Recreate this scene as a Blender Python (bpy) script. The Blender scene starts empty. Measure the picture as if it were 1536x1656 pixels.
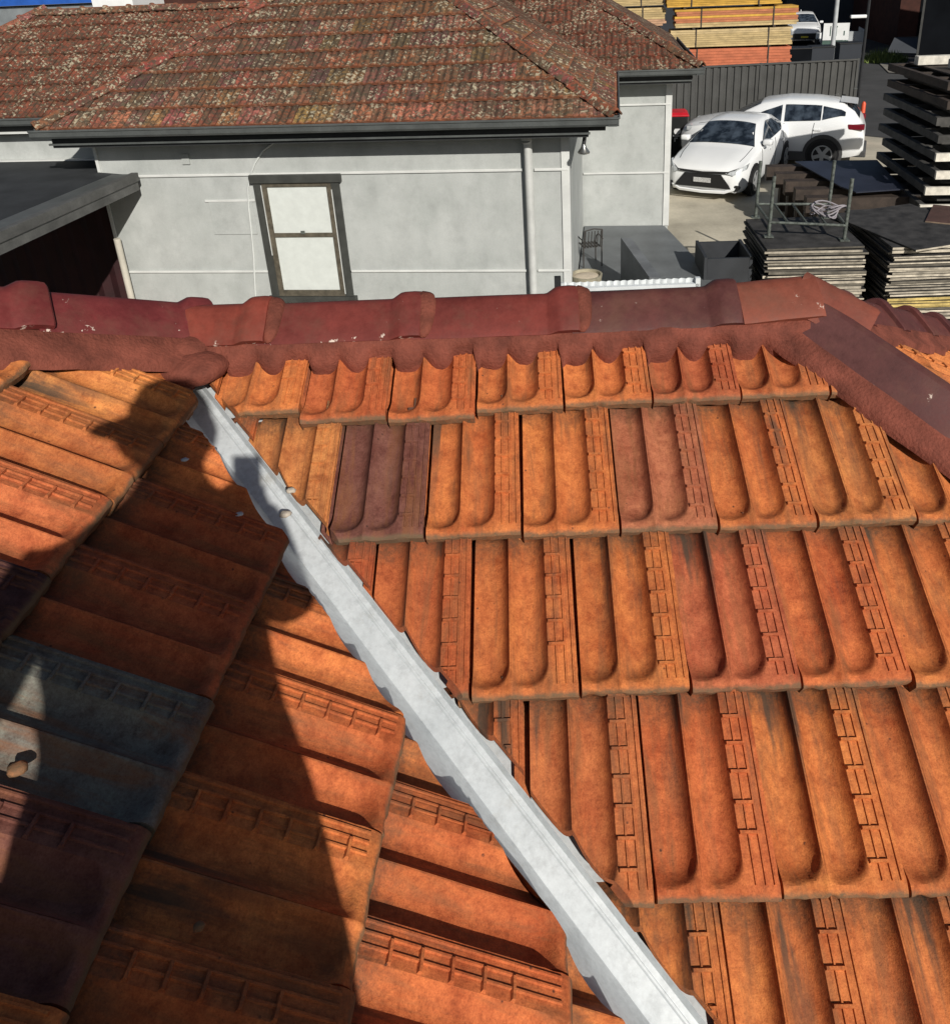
import bpy, bmesh, math, random
from mathutils import Vector, Matrix, Quaternion, noise

random.seed(7)
PI = math.pi
R_ = math.radians
scene = bpy.context.scene
col = scene.collection

# ---------------------------------------------------------------- camera, sky, sun, exposure
CAM_Z = 3.95
pitch, roll, yaw = R_(22.854), R_(-2.463), R_(-0.897)
cam_d = bpy.data.cameras.new('camera')
cam = bpy.data.objects.new('camera', cam_d); col.objects.link(cam)
fw = Vector((math.sin(yaw)*math.cos(pitch), math.cos(yaw)*math.cos(pitch), -math.sin(pitch)))
rt = Vector((math.cos(yaw), -math.sin(yaw), 0)); up = rt.cross(fw)
rt2 = math.cos(roll)*rt + math.sin(roll)*up
up2 = -math.sin(roll)*rt + math.cos(roll)*up
cm = Matrix((rt2, up2, -fw)).transposed().to_4x4(); cm.translation = (0, 0, CAM_Z)
cam.matrix_world = cm
cam_d.sensor_fit = 'HORIZONTAL'; cam_d.sensor_width = 36.0
cam_d.lens = 1321.4/1536*36
cam_d.shift_x = (768-850.9)/1536; cam_d.shift_y = (508.8-828)/1536
cam_d.clip_start = 0.02; cam_d.clip_end = 600
scene.camera = cam

SUN_DIR = Vector((-0.341, 0.794, -0.503)).normalized()      # direction the light travels
world = bpy.data.worlds.new('World'); scene.world = world; world.use_nodes = True
wn = world.node_tree.nodes; wl = world.node_tree.links
sky = wn.new('ShaderNodeTexSky'); sky.sky_type = 'NISHITA'; sky.sun_disc = False
sky.sun_elevation = math.asin(-SUN_DIR.z); sky.sun_rotation = math.atan2(-SUN_DIR.x, -SUN_DIR.y)
wn['Background'].inputs['Strength'].default_value = 0.05
wl.new(sky.outputs[0], wn['Background'].inputs['Color'])
sun_d = bpy.data.lights.new('sun', 'SUN'); sun_d.energy = 4.8; sun_d.angle = R_(0.5); sun_d.color = (1.0, 0.955, 0.88)
sun = bpy.data.objects.new('sun', sun_d); col.objects.link(sun)
sun.rotation_mode = 'QUATERNION'; sun.rotation_quaternion = SUN_DIR.to_track_quat('-Z', 'Y'); sun.location = (6, -10, 12)
scene.view_settings.view_transform = 'Standard'; scene.view_settings.look = 'None'
scene.view_settings.exposure = 0.0; scene.view_settings.gamma = 1.0; scene.view_settings.use_curve_mapping = False

# ---------------------------------------------------------------- frames
PSI = R_(-5.8)
UD = Vector((math.cos(PSI), math.sin(PSI), 0)); ND = Vector((-math.sin(PSI), math.cos(PSI), 0))
def UV(u, n, z=0.0): return UD*u + ND*n + Vector((0, 0, z))
YARD = -0.55

# ---------------------------------------------------------------- materials
MATS = {}
def nd(nt, t, **kw):
    n = nt.nodes.new(t)
    for k, v in kw.items(): setattr(n, k, v)
    return n
def new_mat(name):
    m = bpy.data.materials.new(name); m.use_nodes = True
    nt = m.node_tree; b = nt.nodes['Principled BSDF']
    MATS[name] = m
    return m, nt, b
def mixc(nt, fac, a, b):
    n = nd(nt, 'ShaderNodeMix', data_type='RGBA', blend_type='MIX')
    for s, v in ((0, fac), (6, a), (7, b)):
        if hasattr(v, 'is_linked') or hasattr(v, 'links'): nt.links.new(v, n.inputs[s])
        elif s == 0: n.inputs[0].default_value = v
        else: n.inputs[s].default_value = (v[0], v[1], v[2], 1)
    return n.outputs[2]
def mulc(nt, a, b, fac=1.0):
    n = nd(nt, 'ShaderNodeMix', data_type='RGBA', blend_type='MULTIPLY'); n.inputs[0].default_value = fac
    for s, v in ((6, a), (7, b)):
        if hasattr(v, 'links'): nt.links.new(v, n.inputs[s])
        else: n.inputs[s].default_value = (v[0], v[1], v[2], 1)
    return n.outputs[2]
def mth(nt, op, a, b=0.0, clamp=False):
    n = nd(nt, 'ShaderNodeMath', operation=op, use_clamp=clamp)
    for s, v in ((0, a), (1, b)):
        if hasattr(v, 'links'): nt.links.new(v, n.inputs[s])
        else: n.inputs[s].default_value = v
    return n.outputs[0]
def ramp(nt, src, stops):
    r = nd(nt, 'ShaderNodeValToRGB'); nt.links.new(src, r.inputs[0])
    e = r.color_ramp.elements
    while len(e) < len(stops): e.new(0.5)
    for i, (p, c) in enumerate(stops):
        e[i].position = p; c = c if hasattr(c, '__len__') else (c, c, c)
        e[i].color = (c[0], c[1], c[2], 1)
    return r.outputs[0]
def vec(nt, scale=(1, 1, 1), obj=True, rnd=True):
    tc = nd(nt, 'ShaderNodeTexCoord'); mp = nd(nt, 'ShaderNodeMapping')
    mp.inputs['Scale'].default_value = scale
    nt.links.new(tc.outputs['Object'], mp.inputs[0])
    out = mp.outputs[0]
    if rnd:
        oi = nd(nt, 'ShaderNodeObjectInfo'); m = mth(nt, 'MULTIPLY', oi.outputs['Random'], 37.0)
        ad = nd(nt, 'ShaderNodeVectorMath', operation='ADD'); nt.links.new(out, ad.inputs[0]); nt.links.new(m, ad.inputs[1])
        out = ad.outputs[0]
    return out
def noi(nt, v, scale, detail=4.0, rough=0.55, dist=0.0):
    n = nd(nt, 'ShaderNodeTexNoise'); nt.links.new(v, n.inputs['Vector'])
    n.inputs['Scale'].default_value = scale; n.inputs['Detail'].default_value = detail
    n.inputs['Roughness'].default_value = rough; n.inputs['Distortion'].default_value = dist
    return n.outputs[0]
def bump(nt, b, h, strength=0.3, dist=0.01):
    n = nd(nt, 'ShaderNodeBump'); n.inputs['Strength'].default_value = strength; n.inputs['Distance'].default_value = dist
    nt.links.new(h, n.inputs['Height']); nt.links.new(n.outputs[0], b.inputs['Normal'])
def simple(name, c, rough=0.6, var=0.25, scale=3.0, bmp=0.15, metal=0.0, spec=0.4, fine=40.0, objcol=False, rnd=True):
    m, nt, b = new_mat(name)
    v = vec(nt, rnd=rnd)
    a = noi(nt, v, scale, 5.0); f = noi(nt, v, fine, 3.0)
    lo = tuple(x*(1-var) for x in c); hi = tuple(min(1, x*(1+var*0.6)) for x in c)
    k = ramp(nt, a, [(0.3, lo), (0.7, hi)])
    k = mulc(nt, k, ramp(nt, f, [(0.3, 1-var*0.35), (0.7, 1.0)]))
    if objcol:
        oi = nd(nt, 'ShaderNodeObjectInfo'); k = mulc(nt, k, oi.outputs['Color'])
    nt.links.new(k, b.inputs['Base Color'])
    b.inputs['Roughness'].default_value = rough; b.inputs['Metallic'].default_value = metal
    b.inputs['Specular IOR Level'].default_value = spec
    if bmp: bump(nt, b, f, bmp, 0.004)
    return m

def terracotta():
    m, nt, b = new_mat('terracotta')
    tc = nd(nt, 'ShaderNodeTexCoord'); oi = nd(nt, 'ShaderNodeObjectInfo')
    v = vec(nt)
    big = noi(nt, v, 9.0, 8.0, 0.68); mid = noi(nt, v, 34.0, 8.0, 0.72); fine = noi(nt, v, 330.0, 4.0, 0.7); grit = noi(nt, v, 120.0, 6.0, 0.75)
    base = oi.outputs['Color']
    k = mulc(nt, base, ramp(nt, big, [(0.30, (0.74, 0.58, 0.55)), (0.5, (1, 1, 1)), (0.70, (1.16, 1.26, 1.18))]))
    k = mulc(nt, k, ramp(nt, mid, [(0.34, (0.70, 0.62, 0.60)), (0.52, (1, 1, 1)), (0.68, (1.14, 1.20, 1.18))]))
    k = mulc(nt, k, ramp(nt, grit, [(0.34, (0.78, 0.74, 0.72)), (0.5, (1, 1, 1)), (0.66, (1.12, 1.14, 1.12))]))
    # smoky firing streaks down the pans, broken up by grit
    streak = noi(nt, vec(nt, (30, 4, 20)), 1.0, 8.0, 0.7, 0.5)
    k = mixc(nt, ramp(nt, streak, [(0.48, 0.0), (0.64, 0.65)]), k, (0.20, 0.078, 0.032))
    k = mulc(nt, k, ramp(nt, fine, [(0.36, (0.84, 0.81, 0.80)), (0.5, (1, 1, 1)), (0.64, (1.10, 1.12, 1.11))]))
    k = mixc(nt, ramp(nt, fine, [(0.26, 0.85), (0.34, 0.0)]), k, (0.13, 0.05, 0.028))
    vo = nd(nt, 'ShaderNodeTexVoronoi'); nt.links.new(v, vo.inputs['Vector']); vo.inputs['Scale'].default_value = 30.0
    k = mixc(nt, mth(nt, 'MULTIPLY', ramp(nt, vo.outputs['Distance'], [(0.05, 1.0), (0.10, 0.0)]), ramp(nt, mid, [(0.5, 0.0), (0.56, 0.85)])), k, (0.05, 0.022, 0.016))
    # grime packed in the lap under the next course and on the nose
    sep = nd(nt, 'ShaderNodeSeparateXYZ'); nt.links.new(tc.outputs['Object'], sep.inputs[0])
    g = noi(nt, v, 22.0, 8.0, 0.72)
    vv = mth(nt, 'ADD', sep.outputs[1], mth(nt, 'MULTIPLY', g, 0.16))
    k = mixc(nt, mth(nt, 'MULTIPLY', ramp(nt, vv, [(0.36, 0.0), (0.42, 0.9)]), ramp(nt, grit, [(0.3, 1.0), (0.62, 0.45)])), k, (0.085, 0.058, 0.036))
    ng = ramp(nt, mth(nt, 'ADD', sep.outputs[1], mth(nt, 'MULTIPLY', mid, 0.016)), [(0.0115, 1.0), (0.0175, 0.0)])
    k = mixc(nt, mth(nt, 'MULTIPLY', ng, ramp(nt, grit, [(0.3, 1.0), (0.7, 0.6)])), k, (0.125, 0.090, 0.052))
    # long dark drip stains on some tiles
    dr = noi(nt, vec(nt, (17, 1.6, 8)), 1.0, 5.0, 0.6)
    dm = mth(nt, 'MULTIPLY', ramp(nt, dr, [(0.56, 0.0), (0.64, 0.9)]), ramp(nt, sep.outputs[1], [(0.07, 0.0), (0.27, 0.9)]))
    k = mixc(nt, dm, k, (0.055, 0.045, 0.032))
    wv = noi(nt, v, 16.0, 8.0, 0.75); k = mixc(nt, ramp(nt, wv, [(0.74, 0.0), (0.77, 0.7)]), k, (0.55, 0.40, 0.32))
    nt.links.new(k, b.inputs['Base Color'])
    b.inputs['Roughness'].default_value = 0.8; b.inputs['Specular IOR Level'].default_value = 0.25
    h = mth(nt, 'ADD', mth(nt, 'MULTIPLY', grit, 0.7), mth(nt, 'MULTIPLY', fine, 0.5))
    bump(nt, b, h, 0.5, 0.0035)
    return m
terracotta()

def cap_mat():
    m, nt, b = new_mat('glazed_red')
    oi = nd(nt, 'ShaderNodeObjectInfo'); tc = nd(nt, 'ShaderNodeTexCoord')
    v = vec(nt); big = noi(nt, v, 6.0, 5.0, 0.6); mid = noi(nt, v, 30.0, 5.0, 0.7); fine = noi(nt, v, 150.0, 3.0)
    k = mulc(nt, oi.outputs['Color'], ramp(nt, big, [(0.3, (0.74, 0.72, 0.74)), (0.55, (1, 1, 1)), (0.8, (1.3, 1.2, 1.15))]))
    k = mulc(nt, k, ramp(nt, mid, [(0.3, 0.8), (0.65, 1.1)]))
    sep = nd(nt, 'ShaderNodeSeparateXYZ'); nt.links.new(tc.outputs['Object'], sep.inputs[0])
    grey = ramp(nt, noi(nt, v, 9.0, 6.0, 0.68), [(0.48, 0.0), (0.68, 0.42)])
    k = mixc(nt, grey, k, (0.13, 0.062, 0.042))
    low = ramp(nt, sep.outputs[2], [(0.0, 1.0), (1.0, 0.0)])
    # broken old bedding crust along the lower edge
    lowm = nd(nt, 'ShaderNodeMapRange'); nt.links.new(sep.outputs[2], lowm.inputs[0])
    lowm.inputs[1].default_value = -0.076; lowm.inputs[2].default_value = -0.045; lowm.inputs[3].default_value = 0.16; lowm.inputs[4].default_value = 0.0
    wv = mth(nt, 'ADD', noi(nt, v, 22.0, 6.0, 0.7), mth(nt, 'MULTIPLY', lowm.outputs[0], oi.outputs['Alpha']))
    k = mixc(nt, ramp(nt, wv, [(0.685, 0.0), (0.715, 0.9)]), k, (0.62, 0.52, 0.44))
    nt.links.new(k, b.inputs['Base Color']); nt.links.new(ramp(nt, mid, [(0.3, 0.5), (0.7, 0.75)]), b.inputs['Roughness'])
    b.inputs['Specular IOR Level'].default_value = 0.22
    bump(nt, b, mth(nt, 'ADD', mid, mth(nt, 'MULTIPLY', fine, 0.5)), 0.18, 0.004)
cap_mat()

def galv():
    m, nt, b = new_mat('galvanised')
    v = vec(nt, rnd=False); a = noi(nt, v, 9.0, 5.0, 0.6); f = noi(nt, v, 90.0, 4.0, 0.7)
    k = ramp(nt, a, [(0.3, (0.55, 0.585, 0.60)), (0.7, (0.66, 0.69, 0.70))])
    k = mulc(nt, k, ramp(nt, f, [(0.3, 0.86), (0.65, 1.0)]))
    sc = noi(nt, vec(nt, (30, 30, 30), rnd=False), 1.0, 8.0, 0.75, 0.0); k = mulc(nt, k, ramp(nt, sc, [(0.36, 0.84), (0.52, 1.0)]))
    d = noi(nt, v, 7.0, 8.0, 0.78); k = mixc(nt, ramp(nt, d, [(0.55, 0.0), (0.72, 0.55)]), k, (0.33, 0.30, 0.24))
    nt.links.new(k, b.inputs['Base Color']); b.inputs['Metallic'].default_value = 0.25
    b.inputs['Roughness'].default_value = 0.42
    bump(nt, b, f, 0.08, 0.002)
galv()

def old_tile():
    m, nt, b = new_mat('lichen_tile')
    oi = nd(nt, 'ShaderNodeObjectInfo'); v = vec(nt)
    big = noi(nt, v, 5.0, 4.0, 0.6); mid = noi(nt, v, 18.0, 5.0, 0.7); sp = noi(nt, v, 24.0, 3.0, 0.6); lo = noi(nt, v, 3.2, 4.0, 0.6)
    k = mulc(nt, oi.outputs['Color'], ramp(nt, big, [(0.3, 0.65), (0.7, 1.25)]))
    k = mixc(nt, ramp(nt, mid, [(0.42, 0.0), (0.56, 0.9)]), k, (0.062, 0.048, 0.033))
    mo = noi(nt, v, 11.0, 4.0, 0.6); k = mixc(nt, ramp(nt, mo, [(0.56, 0.0), (0.68, 0.7)]), k, (0.12, 0.095, 0.055))
    k = mixc(nt, ramp(nt, mth(nt, 'ADD', sp, mth(nt, 'MULTIPLY', mth(nt, 'SUBTRACT', lo, 0.5), 0.55)), [(0.585, 0.0), (0.645, 0.85)]), k, (0.38, 0.335, 0.235))
    tc = nd(nt, 'ShaderNodeTexCoord'); sep = nd(nt, 'ShaderNodeSeparateXYZ'); nt.links.new(tc.outputs['Object'], sep.inputs[0])
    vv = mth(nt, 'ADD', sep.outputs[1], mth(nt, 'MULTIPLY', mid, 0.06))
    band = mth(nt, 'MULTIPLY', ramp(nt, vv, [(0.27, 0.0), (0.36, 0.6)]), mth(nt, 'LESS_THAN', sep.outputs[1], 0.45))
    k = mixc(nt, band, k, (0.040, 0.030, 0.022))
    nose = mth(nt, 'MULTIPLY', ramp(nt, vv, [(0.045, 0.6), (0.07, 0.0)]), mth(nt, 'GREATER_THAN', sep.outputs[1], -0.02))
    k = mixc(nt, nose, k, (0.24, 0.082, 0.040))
    nt.links.new(k, b.inputs['Base Color']); b.inputs['Roughness'].default_value = 0.9; b.inputs['Specular IOR Level'].default_value = 0.2
    bump(nt, b, mid, 0.5, 0.01)
old_tile()

def render_wall():
    m, nt, b = new_mat('painted_render')
    v = vec(nt, rnd=False); a = noi(nt, v, 1.6, 6.0, 0.65); s = noi(nt, vec(nt, (3, 3, 1.2), rnd=False), 1.2, 5.0)
    f = noi(nt, v, 60.0, 4.0, 0.7)
    k = ramp(nt, a, [(0.3, (0.37, 0.39, 0.375)), (0.55, (0.435, 0.452, 0.438)), (0.75, (0.49, 0.505, 0.49))])
    dp = noi(nt, vec(nt, (2, 2, 1.6), rnd=False), 2.2, 8.0, 0.72); k = mulc(nt, k, ramp(nt, dp, [(0.33, 0.88), (0.52, 1.0)]))
    k = mulc(nt, k, ramp(nt, s, [(0.3, 0.90), (0.65, 1.02)])); k = mulc(nt, k, ramp(nt, f, [(0.3, 0.93), (0.6, 1.0)]))
    nt.links.new(k, b.inputs['Base Color']); b.inputs['Roughness'].default_value = 0.85; b.inputs['Specular IOR Level'].default_value = 0.25
    bump(nt, b, f, 0.25, 0.004)
render_wall()

simple('pointing', (0.185, 0.052, 0.033), 0.85, 0.45, 14.0, 0.9, fine=130, spec=0.25)
simple('cement', (0.45, 0.39, 0.32), 0.9, 0.35, 30.0, 0.6, fine=160)
simple('trim_light', (0.60, 0.61, 0.59), 0.6, 0.12, 4.0)
simple('pipe_paint', (0.52, 0.53, 0.51), 0.5, 0.15, 6.0)
simple('gutter_grey', (0.085, 0.092, 0.09), 0.5, 0.25, 5.0)
simple('fascia_dark', (0.032, 0.034, 0.035), 0.6, 0.2, 5.0)
simple('architrave', (0.050, 0.052, 0.047), 0.55, 0.25, 8.0)
simple('sash_wood', (0.105, 0.090, 0.065), 0.6, 0.4, 14.0)
simple('window_blind', (0.60, 0.63, 0.60), 0.55, 0.08, 8.0)
simple('cable_white', (0.6, 0.62, 0.6), 0.5, 0.1)
simple('lamp_metal', (0.35, 0.35, 0.33), 0.25, 0.2, metal=0.8)
simple('awning_sheet', (0.040, 0.043, 0.046), 0.8, 0.35, 2.2, fine=30, spec=0.2)
simple('awning_edge', (0.105, 0.105, 0.10), 0.6, 0.35, 5.0)
simple('maroon', (0.028, 0.005, 0.006), 0.7, 0.4, 4.0)
simple('pink_cloth', (0.6, 0.10, 0.14), 0.8, 0.2)
simple('cream_paint', (0.50, 0.47, 0.40), 0.6, 0.2)
simple('slab_paint', (0.145, 0.155, 0.16), 0.6, 0.3, 1.5, fine=25, rnd=False)
simple('retaining_paint', (0.16, 0.17, 0.18), 0.6, 0.25, 3.0)
simple('yard_concrete', (0.50, 0.455, 0.36), 0.9, 0.35, 0.9, fine=18, rnd=False)
simple('asphalt', (0.052, 0.052, 0.052), 0.92, 0.3, 0.8, 0.5, fine=60, rnd=False)
simple('footpath', (0.22, 0.205, 0.175), 0.9, 0.3, 1.5, rnd=False)
simple('ground_soil', (0.11, 0.10, 0.085), 0.95, 0.3, 0.7, rnd=False)
simple('corrugated_white', (0.62, 0.65, 0.66), 0.45, 0.15, 4.0)
simple('frame_black', (0.02, 0.021, 0.023), 0.5, 0.3)
simple('concrete_pot', (0.33, 0.30, 0.22), 0.9, 0.35, 9.0)
simple('pot_fill', (0.55, 0.47, 0.36), 0.9, 0.25, 9.0)
simple('box_dark', (0.030, 0.033, 0.038), 0.6, 0.3, 3.0)
simple('wicker', (0.05, 0.045, 0.04), 0.7, 0.4, 20.0)
simple('bin_body', (0.012, 0.013, 0.013), 0.5, 0.3)
simple('bin_lid', (0.50, 0.012, 0.022), 0.45, 0.2)
simple('print_white', (0.6, 0.6, 0.6), 0.6, 0.2)
simple('fence_steel', (0.058, 0.058, 0.055), 0.5, 0.25, 2.0)
simple('sheet_face_and_shade', (0.050, 0.047, 0.045), 0.7, 0.6, 6.0, fine=90)
simple('sheet_edge', (0.56, 0.50, 0.40), 0.8, 0.5, 7.0, fine=60, objcol=True)
simple('sheet_brown', (0.085, 0.045, 0.036), 0.6, 0.3, 5.0)
simple('sheet_navy', (0.022, 0.026, 0.042), 0.5, 0.3, 4.0)
simple('old_steel', (0.12, 0.135, 0.12), 0.6, 0.6, 25.0, metal=0.2)
simple('rope', (0.27, 0.25, 0.27), 0.8, 0.3)
simple('beam_brown', (0.048, 0.034, 0.026), 0.75, 0.5, 6.0)
simple('beam_grey', (0.065, 0.062, 0.058), 0.75, 0.5, 6.0)
simple('beam_white', (0.66, 0.62, 0.54), 0.7, 0.3, 8.0)
simple('timber', (0.9, 0.9, 0.9), 0.75, 0.3, 3.0, fine=30, objcol=True)
simple('strap', (0.05, 0.04, 0.03), 0.5, 0.2)
simple('car_white', (0.74, 0.75, 0.75), 0.16, 0.03, 2.0, bmp=0.0, spec=0.6)
simple('car_black', (0.012, 0.012, 0.013), 0.45, 0.2, bmp=0.05)
simple('cladding', (0.06, 0.06, 0.06), 0.6, 0.2)
simple('tyre', (0.014, 0.014, 0.014), 0.8, 0.3)
simple('alloy', (0.50, 0.51, 0.51), 0.35, 0.1, metal=0.5)
simple('lamp_lens', (0.45, 0.47, 0.48), 0.12, 0.3, 20.0, spec=0.7)
simple('tail_red', (0.18, 0.012, 0.022), 0.2, 0.2)
simple('plate_white', (0.55, 0.55, 0.54), 0.5, 0.7, 60.0, bmp=0)
simple('plate_yellow', (0.55, 0.46, 0.03), 0.5, 0.3, 40.0, bmp=0)
simple('pole_grey', (0.42, 0.44, 0.45), 0.5, 0.2)
simple('orange_plastic', (0.62, 0.09, 0.035), 0.5, 0.2)
simple('far_wall', (0.06, 0.066, 0.076), 0.85, 0.25, 0.5)
simple('far_wall_dark', (0.026, 0.030, 0.038), 0.8, 0.25, 0.5)
simple('container_shade_dark', (0.006, 0.007, 0.009), 0.95, 0.3, 1.0, spec=0.05)  # near-black colour carries the shade over the far yard
simple('brick_shade_red', (0.055, 0.018, 0.012), 0.9, 0.35, 3.0)  # brick colour lowered to paint in the shade on the far walls
simple('mortar_joint', (0.20, 0.16, 0.13), 0.9, 0.3)
simple('sign_white', (0.75, 0.76, 0.75), 0.5, 0.08)
simple('sign_green', (0.07, 0.12, 0.10), 0.5, 0.2)
simple('blue_paint', (0.02, 0.10, 0.42), 0.5, 0.2)
simple('metal_shed', (0.20, 0.22, 0.23), 0.6, 0.25, 2.0)
simple('grass_blade', (0.12, 0.16, 0.035), 0.8, 0.4, 6.0)
simple('skin', (0.40, 0.24, 0.17), 0.6, 0.1)
simple('cloth_shirt', (0.03, 0.06, 0.11), 0.9, 0.2)
simple('cloth_cap', (0.03, 0.03, 0.035), 0.9, 0.2)
simple('house_paint', (0.45, 0.42, 0.36), 0.8, 0.2)
simple('batten_wood', (0.16, 0.12, 0.085), 0.85, 0.4, 20.0)
simple('deck_board', (0.09, 0.05, 0.035), 0.9, 0.3)
def glass():
    m, nt, b = new_mat('car_glass')
    b.inputs['Base Color'].default_value = (0.012, 0.016, 0.020, 1); b.inputs['Roughness'].default_value = 0.06
    b.inputs['Specular IOR Level'].default_value = 0.6
    v = vec(nt); a = noi(nt, v, 5.0, 2.0)
    k = ramp(nt, a, [(0.4, (0.010, 0.014, 0.020)), (0.66, (0.05, 0.065, 0.085))])
    nt.links.new(k, b.inputs['Base Color'])
glass()
M = MATS

# ---------------------------------------------------------------- mesh helpers
class MB:
    def __init__(s): s.v = []; s.f = []; s.mi = []
    def add(s, vs, fs, mi=0, T=None):
        o = len(s.v)
        for p in vs:
            p = Vector(p); s.v.append(T @ p if T else p)
        for f in fs: s.f.append([o+i for i in f]); s.mi.append(mi)
    def box(s, x0, x1, y0, y1, z0, z1, mi=0, T=None):
        s.add([(x0,y0,z0),(x1,y0,z0),(x1,y1,z0),(x0,y1,z0),(x0,y0,z1),(x1,y0,z1),(x1,y1,z1),(x0,y1,z1)],
              [(0,3,2,1),(4,5,6,7),(0,1,5,4),(1,2,6,5),(2,3,7,6),(3,0,4,7)], mi, T)
    def prism(s, poly, z0, z1, mi=0, T=None):       # polygon in xy, counter-clockwise
        n = len(poly)
        vs = [(p[0],p[1],z0) for p in poly]+[(p[0],p[1],z1) for p in poly]
        fs = [tuple(range(n-1,-1,-1)), tuple(range(n,2*n))]+[(i,(i+1)%n,n+(i+1)%n,n+i) for i in range(n)]
        s.add(vs, fs, mi, T)
    def tube(s, pts, r, seg=8, mi=0, T=None, caps=True):
        pts = [Vector(p) for p in pts]; rs = r if hasattr(r, '__len__') else [r]*len(pts)
        vs = []; fs = []; ref = None
        for i, p in enumerate(pts):
            a = pts[max(0, i-1)]; b = pts[min(len(pts)-1, i+1)]; t = (b-a).normalized()
            if ref is None:
                ref = Vector((0,0,1)) if abs(t.z) < 0.9 else Vector((1,0,0))
            x = t.cross(ref).normalized(); y = x.cross(t).normalized(); ref = y
            for k in range(seg):
                an = 2*PI*k/seg; vs.append(p+(x*math.cos(an)+y*math.sin(an))*rs[i])
        for i in range(len(pts)-1):
            for k in range(seg):
                fs.append((i*seg+k, i*seg+(k+1)%seg, (i+1)*seg+(k+1)%seg, (i+1)*seg+k))
        if caps: fs += [tuple(range(seg-1,-1,-1)), tuple((len(pts)-1)*seg+k for k in range(seg))]
        s.add(vs, fs, mi, T)
    def lathe(s, prof, c=(0,0,0), seg=24, mi=0, T=None):   # profile (r,z)
        vs = []; fs = []; n = len(prof); c = Vector(c)
        for k in range(seg):
            a = 2*PI*k/seg
            for r, z in prof: vs.append(c+Vector((r*math.cos(a), r*math.sin(a), z)))
        for k in range(seg):
            k2 = (k+1) % seg
            for i in range(n-1): fs.append((k*n+i, k2*n+i, k2*n+i+1, k*n+i+1))
        s.add(vs, fs, mi, T)
    def loft(s, secs, mi=0, T=None, closed=False, caps=False):
        n = len(secs[0]); vs = [p for q in secs for p in q]; fs = []
        for i in range(len(secs)-1):
            for k in range(n if closed else n-1):
                fs.append((i*n+k, i*n+(k+1)%n, (i+1)*n+(k+1)%n, (i+1)*n+k))
        if caps: fs += [tuple(range(n-1,-1,-1)), tuple((len(secs)-1)*n+k for k in range(n))]
        s.add(vs, fs, mi, T)
    def mesh(s, name, mats, smooth=0.0, bevel=0.0):
        me = bpy.data.meshes.new(name); me.from_pydata([tuple(p) for p in s.v], [], s.f)
        for m in (mats if isinstance(mats, (list, tuple)) else [mats]): me.materials.append(M[m])
        me.polygons.foreach_set('material_index', s.mi)
        bm = bmesh.new(); bm.from_mesh(me)
        bmesh.ops.remove_doubles(bm, verts=bm.verts, dist=1e-5)
        bmesh.ops.recalc_face_normals(bm, faces=bm.faces)
        if bevel:
            es = [e for e in bm.edges if len(e.link_faces) == 2 and e.calc_face_angle(0) > 0.7]
            bmesh.ops.bevel(bm, geom=es, offset=bevel, segments=2, affect='EDGES', profile=0.6, clamp_overlap=True)
        if smooth: set_smooth(bm, smooth)
        bm.to_mesh(me); bm.free(); me.update()
        return me
    def obj(s, name, mats, parent=None, smooth=0.0, bevel=0.0, T=None):
        o = bpy.data.objects.new(name, s.mesh(name, mats, smooth, bevel)); col.objects.link(o)
        if parent: o.parent = parent
        if T is not None: o.matrix_local = T
        return o
def set_smooth(bm, ang):
    for f in bm.faces: f.smooth = True
    for e in bm.edges:
        e.smooth = len(e.link_faces) == 2 and e.calc_face_angle(0) < ang
def tag(o, label=None, cat=None, group=None, kind=None):
    if label: o['label'] = label
    if cat: o['category'] = cat
    if group: o['group'] = group
    if kind: o['kind'] = kind
    return o
def thing(name, label, cat, loc=(0,0,0), rz=0.0, group=None):
    o = bpy.data.objects.new(name, None); col.objects.link(o); o.empty_display_size = 0.2
    o.location = loc; o.rotation_euler = (0, 0, rz)
    return tag(o, label, cat, group)
def uthing(name, label, cat, u, n, z=YARD, rz=0.0, group=None): return thing(name, label, cat, UV(u, n, z), PSI+rz, group)
def part(name, mats, parent, *boxes, smooth=0.0, bevel=0.0):
    m = MB()
    for b in boxes: m.box(*b)
    return m.obj(name, mats, parent, smooth, bevel)
def rotz(a, loc=(0,0,0)): return Matrix.Translation(loc) @ Matrix.Rotation(a, 4, 'Z')

# ---------------------------------------------------------------- ground, road, yard
def flat(name, mat, poly, z, sub=None):
    m = MB(); m.add([UV(p[0], p[1], z) for p in poly], [tuple(range(len(poly)))])
    return tag(m.obj(name, mat), kind='structure')
flat('ground', 'ground_soil', [(-180,-60),(180,-60),(180,260),(-180,260)], YARD-0.012)
flat('yard_paving', 'yard_concrete', [(-6,5.0),(7.6,5.0),(7.4,22.6),(6.3,23.4),(-6,22.2)], YARD-0.006)
flat('road', 'asphalt', [(7.62,4.0),(26,4.0),(26,62),(11.4,62),(9.0,41),(6.36,23.55),(7.42,22.6)], YARD-0.004)
flat('footpath', 'footpath', [(11.2,36.2),(16,31.5),(16,34.0),(12.4,40.0),(11.9,40.2)], YARD+0.03)

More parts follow.
